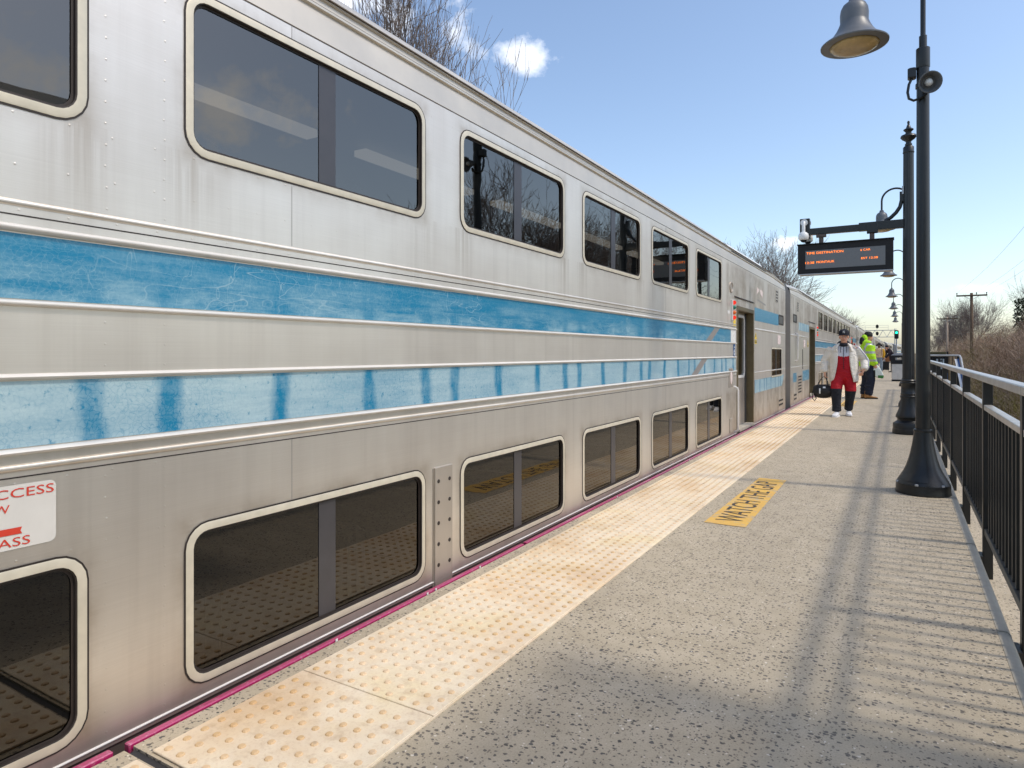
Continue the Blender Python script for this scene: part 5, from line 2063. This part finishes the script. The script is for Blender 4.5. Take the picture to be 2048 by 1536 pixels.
for z, w in ((0.94, 0.13), (0.90, 0.10)):
    m.poly([(0.04, -0.0335, z), (0.04 + w, -0.0335, z), (0.04 + w, -0.0335, z + 0.018), (0.04, -0.0335, z + 0.018)])
m.poly([(0.13 + 0.035 * math.cos(R(30 * k)), -0.0335, 0.965 + 0.035 * math.sin(R(30 * k))) for k in range(12)])
part('poster_print', m, 'bell', pp)
for xa, xb, z0, z1 in ((0.045, 0.11, 0.36, 0.60), (0.20, 0.30, 0.22, 0.58)):
    m = MB()
    m.poly([(xa, -0.0325, z0), (xb, -0.0325, z0), (xb, -0.0325, z1), (xa, -0.0325, z1)])
    part('blue_poster', m, 'posterblue', nb)

# ------------------------------------------------------------------ far signals, utility poles
gt = thing('signal_gantry', 'pale lattice signal gantry spanning the tracks far away', 'signal gantry', (-6.0, 150, GROUND_Z))
gz = 5.65 - GROUND_Z
m = MB()
for xx in (5.2,):
    for dx in (-0.12, 0.12):
        m.tube([(xx + dx, 0, 0), (xx + dx, 0, gz + 0.3)], 0.07, 6)
for xx in (-9.0,):
    for dx in (-0.12, 0.12):
        m.tube([(xx + dx, 0, 0), (xx + dx, 0, gz + 0.3)], 0.07, 6)
part('legs', m, 'galv', gt)
m = MB()
for z in (gz - 1.35, gz):
    for yy in (-0.5, 0.5):
        m.tube([(-9, yy, z), (5.2, yy, z)], 0.055, 6)
xx = -9.0
i = 0
while xx < 5.0:
    a, b = (gz - 1.35, gz) if i % 2 == 0 else (gz, gz - 1.35)
    m.tube([(xx, -0.5, a), (xx + 0.71, -0.5, b)], 0.03, 5)
    m.tube([(xx, 0.5, a), (xx + 0.71, 0.5, b)], 0.03, 5)
    xx += 0.71
    i += 1
part('truss', m, 'galv', gt)
m = MB()
for z in (gz + 0.55, gz + 0.95):
    m.tube([(-6, -0.5, z), (4.0, -0.5, z)], 0.02, 5)
for k in range(6):
    m.tube([(-6 + 2 * k, -0.5, gz), (-6 + 2 * k, -0.5, gz + 0.95)], 0.02, 5)
part('walkway_rail', m, 'galv', gt)
for xx, z in ((-1.9, gz + 0.65), (2.1, gz + 0.75), (2.1, gz - 0.65)):
    m = MB()
    n = 14
    m.loft([[(xx + r * math.cos(2 * math.pi * k / n), yy, z + 1.45 * r * math.sin(2 * math.pi * k / n)) for k in range(n)] for r, yy in ((0.27, -0.7), (0.27, -0.66))])
    hd = part('signal_head', m, 'dark', gt)
    for q in (-0.18, 0.18):
        m = MB()
        m.tube([(xx, -0.70, z + q), (xx, -0.90, z + q)], 0.07, 8)
        part('hood', m, 'dark', hd)
sg = thing('signal_post', 'far signal post showing a bright green light beside the lamp row', 'signal', (-0.43, 110, -1.4))
m = MB()
m.tube([(0, 0, 0), (0, 0, 4.7)], 0.07, 8)
part('mast', m, 'galv', sg)
m = MB()
m.cbox(-0.27, 0.27, -0.15, 0.05, 4.6, 5.85, 0.1)
hd = part('signal_head', m, 'dark', sg)
m = MB()
m.ell((0, -0.16, 5.5), (0.16, 0.05, 0.16), 14, 8)
part('green_lens', m, 'signal', hd, True)
m = MB()
m.tube([(0, -0.15, 5.02), (0, -0.22, 5.02)], 0.13, 12)
part('dark_lens', m, 'rubber', hd)

up_specs = [((5.4, 70, GROUND_Z), 6.45, 'nearer brown wooden utility pole with crossarm above the right-hand brush', 0), ((5.15, 100, GROUND_Z), 5.75, 'farther pale utility pole with crossarm half hidden in the brush', 1)]
for (px, py, pz), top, lab, kd in up_specs:
    t = thing('utility_pole', lab, 'utility pole', (px, py, pz), group='poles beyond the railing')
    h = top - pz
    m = MB()
    m.tube([(0, 0, 0), (0.02, 0, h * 0.5), (0.0, 0, h)], [0.16, 0.14, 0.11], 10)
    part('pole', m, 'wood' if kd == 0 else 'twiggrey', t, True)
    m = MB()
    m.box(-1.12, 1.12, -0.17, -0.06, h - 0.30, h - 0.17)
    part('crossarm', m, 'wood', t)
    for sx in (-1, 1):
        m = MB()
        m.tube([(sx * 0.55, -0.10, h - 0.28), (sx * 0.08, -0.10, h - 0.58)], 0.02, 6)
        part('brace', m, 'galv', t)
    for xx in (-1.07, 0.35, 1.07):
        m = MB()
        m.lathe([(0.03, h - 0.17), (0.03, h - 0.08), (0.055, h - 0.06), (0.05, h + 0.0), (0.02, h + 0.03)], 8, (xx, -0.115, 0))
        part('insulator', m, 'bell', t)
    if kd == 0:
        for xx in (-1.07, 0.35, 1.07):
            m = MB()
            pts = []
            for k in range(13):
                f = k / 12
                pts.append((xx + (0.8) * f, -0.115 - 62 * f, h + 0.02 + 2.5 * f - 1.0 * math.sin(math.pi * f)))
            m.tube(pts, 0.006, 4)
            part('wire', m, 'dark', t)

# canopy of the stair building just behind and right of the camera (seen mirrored in the first window; it shades the foreground)
cp = thing('stair_canopy', 'dark stair canopy at the near platform end, mirrored in the first coach window', 'canopy', (2.8, -2.0, 0))
m = MB()
m.loft([[(-1.72, yy, 2.95), (-1.72, yy, 3.12), (0.4, yy, 3.75), (2.4, yy, 3.12), (2.4, yy, 2.95), (0.4, yy, 3.55)] for yy in (-7.5, 4.72)])
part('roof', m, 'thinned_roof', cp)
for xx in (-1.55, 2.25):
    for yy in (-7.2, -3.2, 0.8, 4.5):
        m = MB()
        m.cbox(xx - 0.06, xx + 0.06, yy - 0.06, yy + 0.06, GROUND_Z, 2.98, 0.01)
        part('post', m, 'canopy', cp)
m = MB()
m.box(-1.5, -1.42, -7.2, 4.4, 0.9, 1.0)
part('rail', m, 'canopy', cp)

# ------------------------------------------------------------------ trees
def tree_mesh(seed, height, trunk_h, spread, levels=5, r0=0.16, upright=0.55, twig_r=0.012, dens=1.0):
    rnd = random.Random(seed)
    tr, cr = MB(), MB()

    def grow(p, d, length, rad, lv):
        segs = 3 if lv < 3 else 2
        pts = [p]
        rads = [rad]
        q = Vector(p)
        dd = Vector(d)
        for k in range(segs):
            dd = (dd + Vector((rnd.gauss(0, 0.13), rnd.gauss(0, 0.13), rnd.gauss(0.03, 0.08)))).normalized()
            q = q + dd * (length / segs)
            pts.append(Vector(q))
            rads.append(max(twig_r * 0.6, rad * (1 - 0.45 * (k + 1) / segs)))
        tgt = tr if lv < 2 else cr
        tgt.tube(pts, rads, 7 if lv == 0 else (5 if lv < 3 else 3), caps=False)
        if lv >= levels:
            return
        nchild = {0: 5, 1: 5, 2: 4, 3: 4, 4: 3, 5: 2}.get(lv, 2)
        nchild = max(2, int(round(nchild * dens + rnd.uniform(-0.6, 0.6))))
        for c in range(nchild):
            f = rnd.uniform(0.35, 1.0) if c else 1.0
            i = min(segs - 1, int(f * segs))
            ff = f * segs - i
            start = pts[i].lerp(pts[i + 1], min(1, ff))
            ang = rnd.uniform(0.35, 0.85) * spread if c else rnd.uniform(0.05, 0.25)
            axis = Vector((rnd.gauss(0, 1), rnd.gauss(0, 1), rnd.gauss(0, 1)))
            axis = (axis - dd * axis.dot(dd))
            if axis.length < 1e-4:
                continue
            axis.normalize()
            nd = (dd * math.cos(ang) + axis * math.sin(ang) + Vector((0, 0, upright * 0.35))).normalized()
            grow(start, nd, length * rnd.uniform(0.58, 0.82), max(twig_r, rad * rnd.uniform(0.42, 0.62)), lv + 1)
    grow(Vector((0, 0, 0)), Vector((rnd.gauss(0, 0.04), rnd.gauss(0, 0.04), 1)), trunk_h, r0, 0)
    zmax = max([v[2] for v in cr.v])
    k = height / zmax
    for mbx in (tr, cr):
        mbx.v = [(a * k, b * k, c * k) for a, b, c in mbx.v]
    return tr.mesh('trunk', 'bark', True, False), cr.mesh('crown', 'twig', False, False)


TREES = [  # four growth forms
    tree_mesh(11, 1.0, 0.34, 1.0, 6, 0.018, 0.7, 0.00075, 1.06),
         tree_mesh(23, 1.0, 0.30, 1.0, 6, 0.016, 0.55, 0.00075, 1.06),
         tree_mesh(37, 1.0, 0.26, 1.15, 6, 0.015, 0.45, 0.0008, 1.04),
         tree_mesh(58, 1.0, 0.30, 1.1, 6, 0.014, 0.35, 0.0008, 1.06),
    tree_mesh(71, 1.0, 0.30, 1.05, 6, 0.014, 0.4, 0.0009, 0.86)]


def tree(kind, x, y, h, rz, label, group=None, wide=1.0, base=GROUND_Z):
    t = thing('bare_tree', label, 'tree', (x, y, base), rz, group)
    a, b = TREES[kind]
    link('trunk', a, t)
    link('crown', b, t)
    t.scale = (h * wide, h * wide, h)
    return t


BK = 'bare trees behind the train'
tree(0, -14.3, 16.6, 18.2, 0.4, 'tallest bare tree above the nearest coach roof, cut by the top edge', BK, 0.6)
tree(0, -13.6, 14.6, 15.8, 2.2, 'bare tree farthest left above the coach roof at the top edge', BK, 0.7)
tree(4, -15.2, 21.6, 17.4, 1.1, 'bare tree just left of the small cloud above the coach roof', BK, 0.6)
tree(4, -14.6, 23.0, 15.6, 3.0, 'low spreading bare tree under the small cloud above the coach roof', BK, 0.6)
tree(3, -15.0, 74.0, 16.4, 0.2, 'bare tree above the coach roof pod, left of the departure board', BK, 1.0)
tree(2, -13.2, 66.0, 14.0, 1.9, 'thin bare tree beside the roof pod, left of the board tree', BK, 0.8)
tree(0, -16.0, 90.0, 15.2, 2.5, 'bare tree peeping over the end of the nearest coach roof', BK, 1.0)
for i, (yy, hh) in enumerate(((140, 13), (165, 14))):
    tree(i + 1, -14 - i, yy, hh, i * 1.7, ('distant bare tree over the second coach roof' if i == 0 else 'farthest bare tree over the coach roofs'), BK, 1.1)

FR = 'bare trees in the brush right of the platform'
right_specs = [(3, 10.9, 78, 9.6, 'tall bare tree at the right edge above the brush'),
               (3, 9.2, 108, 10.0, 'rounded bare tree right of the nearer utility pole'),
               (2, 6.4, 128, 11.2, 'bare tree with flat crown left of the nearer utility pole'),
               (0, 5.9, 150, 8.8, 'small bare tree next to the nearest lamp post in the distance'),
               (4, 14.5, 98, 8.0, 'bare tree between the round tree and the right edge'),
               (3, 8.0, 138, 8.0, 'low bare tree behind the two utility poles')]
for kd, x, yy, h, lab in right_specs:
    tree(kd, x, yy, h + 1.2, x * 1.3, lab, FR, 0.85)
rnd = random.Random(5)
for i in range(13):
    yy = 22 + i * 3.3 + rnd.uniform(-1.2, 1.2)
    x = max(9.0, 0.22 * yy + 4.0) + rnd.uniform(-0.5, 5)
    h = rnd.uniform(10.0, 13.5) if yy > 27 else rnd.uniform(8.0, 9.5)
    tree(i % 4, x, yy, h, rnd.uniform(0, 6), 'bare tree right of the platform, seen mirrored in the coach windows', FR, 0.9)
# ivy-clad trunk at the right edge
iv = thing('ivy_stump', 'dark ivy-covered trunk at the right edge above the brush', 'tree', (9.75, 77.0, 0.0))
m = MB()
m.tube([(0, 0, -1.5), (0.05, 0, 4.2)], [0.3, 0.22], 8)
part('trunk', m, 'bark', iv, True)
m = MB()
for k in range(900):
    a = rnd.uniform(0, 6.283)
    z = rnd.uniform(1.5, 6.3)
    rr2 = rnd.uniform(0.2, 0.62) * (1.1 - 0.12 * abs(z - 3.4))
    c = Vector((rr2 * math.cos(a), rr2 * math.sin(a), z))
    u = Vector((rnd.gauss(0, 1), rnd.gauss(0, 1), rnd.gauss(0, 1))).normalized() * 0.11
    w = u.orthogonal().normalized() * 0.09
    m.poly([c - u, c + w, c + u, c - w])
part('ivy_leaves', m, 'ivy', iv, recalc=False)

# ------------------------------------------------------------------ bank and brush on the right
def bank_z(x, y):
    if x < 1.2:
        return GROUND_Z - 0.05
    t = min(1, max(0, (x - 2.2) / 7.0))
    return GROUND_Z - 0.03 + 1.75 * (t * t * (3 - 2 * t)) + 0.15 * math.sin(x * 1.3 + y * 0.21) * t + 0.2 * math.sin(y * 0.09) * t


m = MB()
nx, ny = 18, 70
idx = {}
for i in range(nx + 1):
    for j in range(ny + 1):
        x = 1.0 + 39 * (i / nx) ** 1.6
        y = -20 + 300 * (j / ny) ** 1.3
        idx[i, j] = m.add([(x, y, bank_z(x, y) + (0.004 if x > 1.2 else 0))])
for i in range(nx):
    for j in range(ny):
        m.face((idx[i, j], idx[i + 1, j], idx[i + 1, j + 1], idx[i, j + 1]))
tag(part('bank', m, 'ground', None, True, recalc=False), 'low brushy earth bank right of the platform', kind='structure')

rnd = random.Random(99)
br = MB()


def stem(p, h, lean, w, mi):
    a = rnd.uniform(0, 6.283)
    side = Vector((math.cos(a), math.sin(a), 0))
    d = Vector((lean[0], lean[1], 1.0))
    q = Vector(p)
    pts = [q.copy()]
    for k in range(3):
        d = d + Vector((rnd.gauss(0, 0.22), rnd.gauss(0, 0.22), -0.12 * k))
        q = q + d.normalized() * (h / 3)
        pts.append(q.copy())
    i0 = []
    for k, pt in enumerate(pts):
        ww = w * (1 - 0.28 * k)
        i0.append(br.add([pt - side * ww, pt + side * ww]))
    for a_, b_ in zip(i0, i0[1:]):
        br.face((a_, a_ + 1, b_ + 1, b_), mi)
    return pts


for c in range(5200):
    y = 12 + 118 * rnd.random() ** 1.15
    fr = rnd.random()
    x = 3.0 + fr * (4.5 + y * 0.085)
    near = max(0.0, 1 - (x - 3.0) / 3.0)
    g = bank_z(x, y)
    hgt = (1.0 + 2.3 * min(1, (x - 3.0) / 4.0)) * rnd.uniform(0.65, 1.25)
    pick = rnd.random()
    patch = math.sin(x * 0.9 + y * 0.13) + math.sin(y * 0.31)
    if near > 0.35 and pick < 0.5 or patch > 1.1:
        mi = 2
    elif pick < 0.45:
        mi = 0
    elif pick < 0.8:
        mi = 1
    else:
        mi = 3
    wk = 0.006 + 0.00013 * y
    for s_ in range(9):
        p = (x + rnd.gauss(0, 0.35), y + rnd.gauss(0, 0.35), g)
        pts = stem(p, hgt * rnd.uniform(0.5, 1.1), (rnd.gauss(0, 0.6), rnd.gauss(0, 0.6)), wk, mi)
        for f_ in range(4):
            st = pts[1].lerp(pts[3], rnd.random())
            stem(st, hgt * rnd.uniform(0.2, 0.45), (rnd.gauss(0, 1.6), rnd.gauss(0, 1.6)), wk * 0.6, rnd.choice((mi, mi, 1)))
tag(part('brush', br, ['twigred', 'twiggrey', 'twigolive', 'twigred'], None, recalc=False), 'tangled brown and olive brush covering the bank', 'brush', kind='stuff')
lf = MB()
for c in range(9000):
    y = 8 + 60 * rnd.random()
    x = 1.2 + 6 * rnd.random() ** 1.4
    z = bank_z(x, y) + rnd.uniform(0.01, 0.06)
    u = Vector((rnd.gauss(0, 1), rnd.gauss(0, 1), rnd.gauss(0, 0.35))).normalized() * rnd.uniform(0.04, 0.09)
    w = Vector((-u.y, u.x, rnd.gauss(0, 0.02))) * 0.6
    cpt = Vector((x, y, z))
    lf.poly([cpt - u, cpt + w, cpt + u, cpt - w], rnd.randint(0, 1))
tag(part('leaf_litter', lf, ['leaf', 'twiggrey'], None, recalc=False), 'brown fallen leaves on the ground below the railing', 'leaves', kind='stuff')
fb = thing('fallen_branch', 'pale fallen branch on the ground below the railing', 'branch', (4.35, 33.0, GROUND_Z + 0.05))
m = MB()
for k in range(9):
    a = rnd.uniform(0, 6.28)
    m.tube([(0, 0, 0.1), (0.45 * math.cos(a), 0.45 * math.sin(a), 0.3 + rnd.random() * 0.3), (0.9 * math.cos(a + 0.3), 0.9 * math.sin(a + 0.3), 0.25 + rnd.random() * 0.6)], [0.035, 0.025, 0.012], 6)
part('branches', m, 'twiggrey', fb, True)
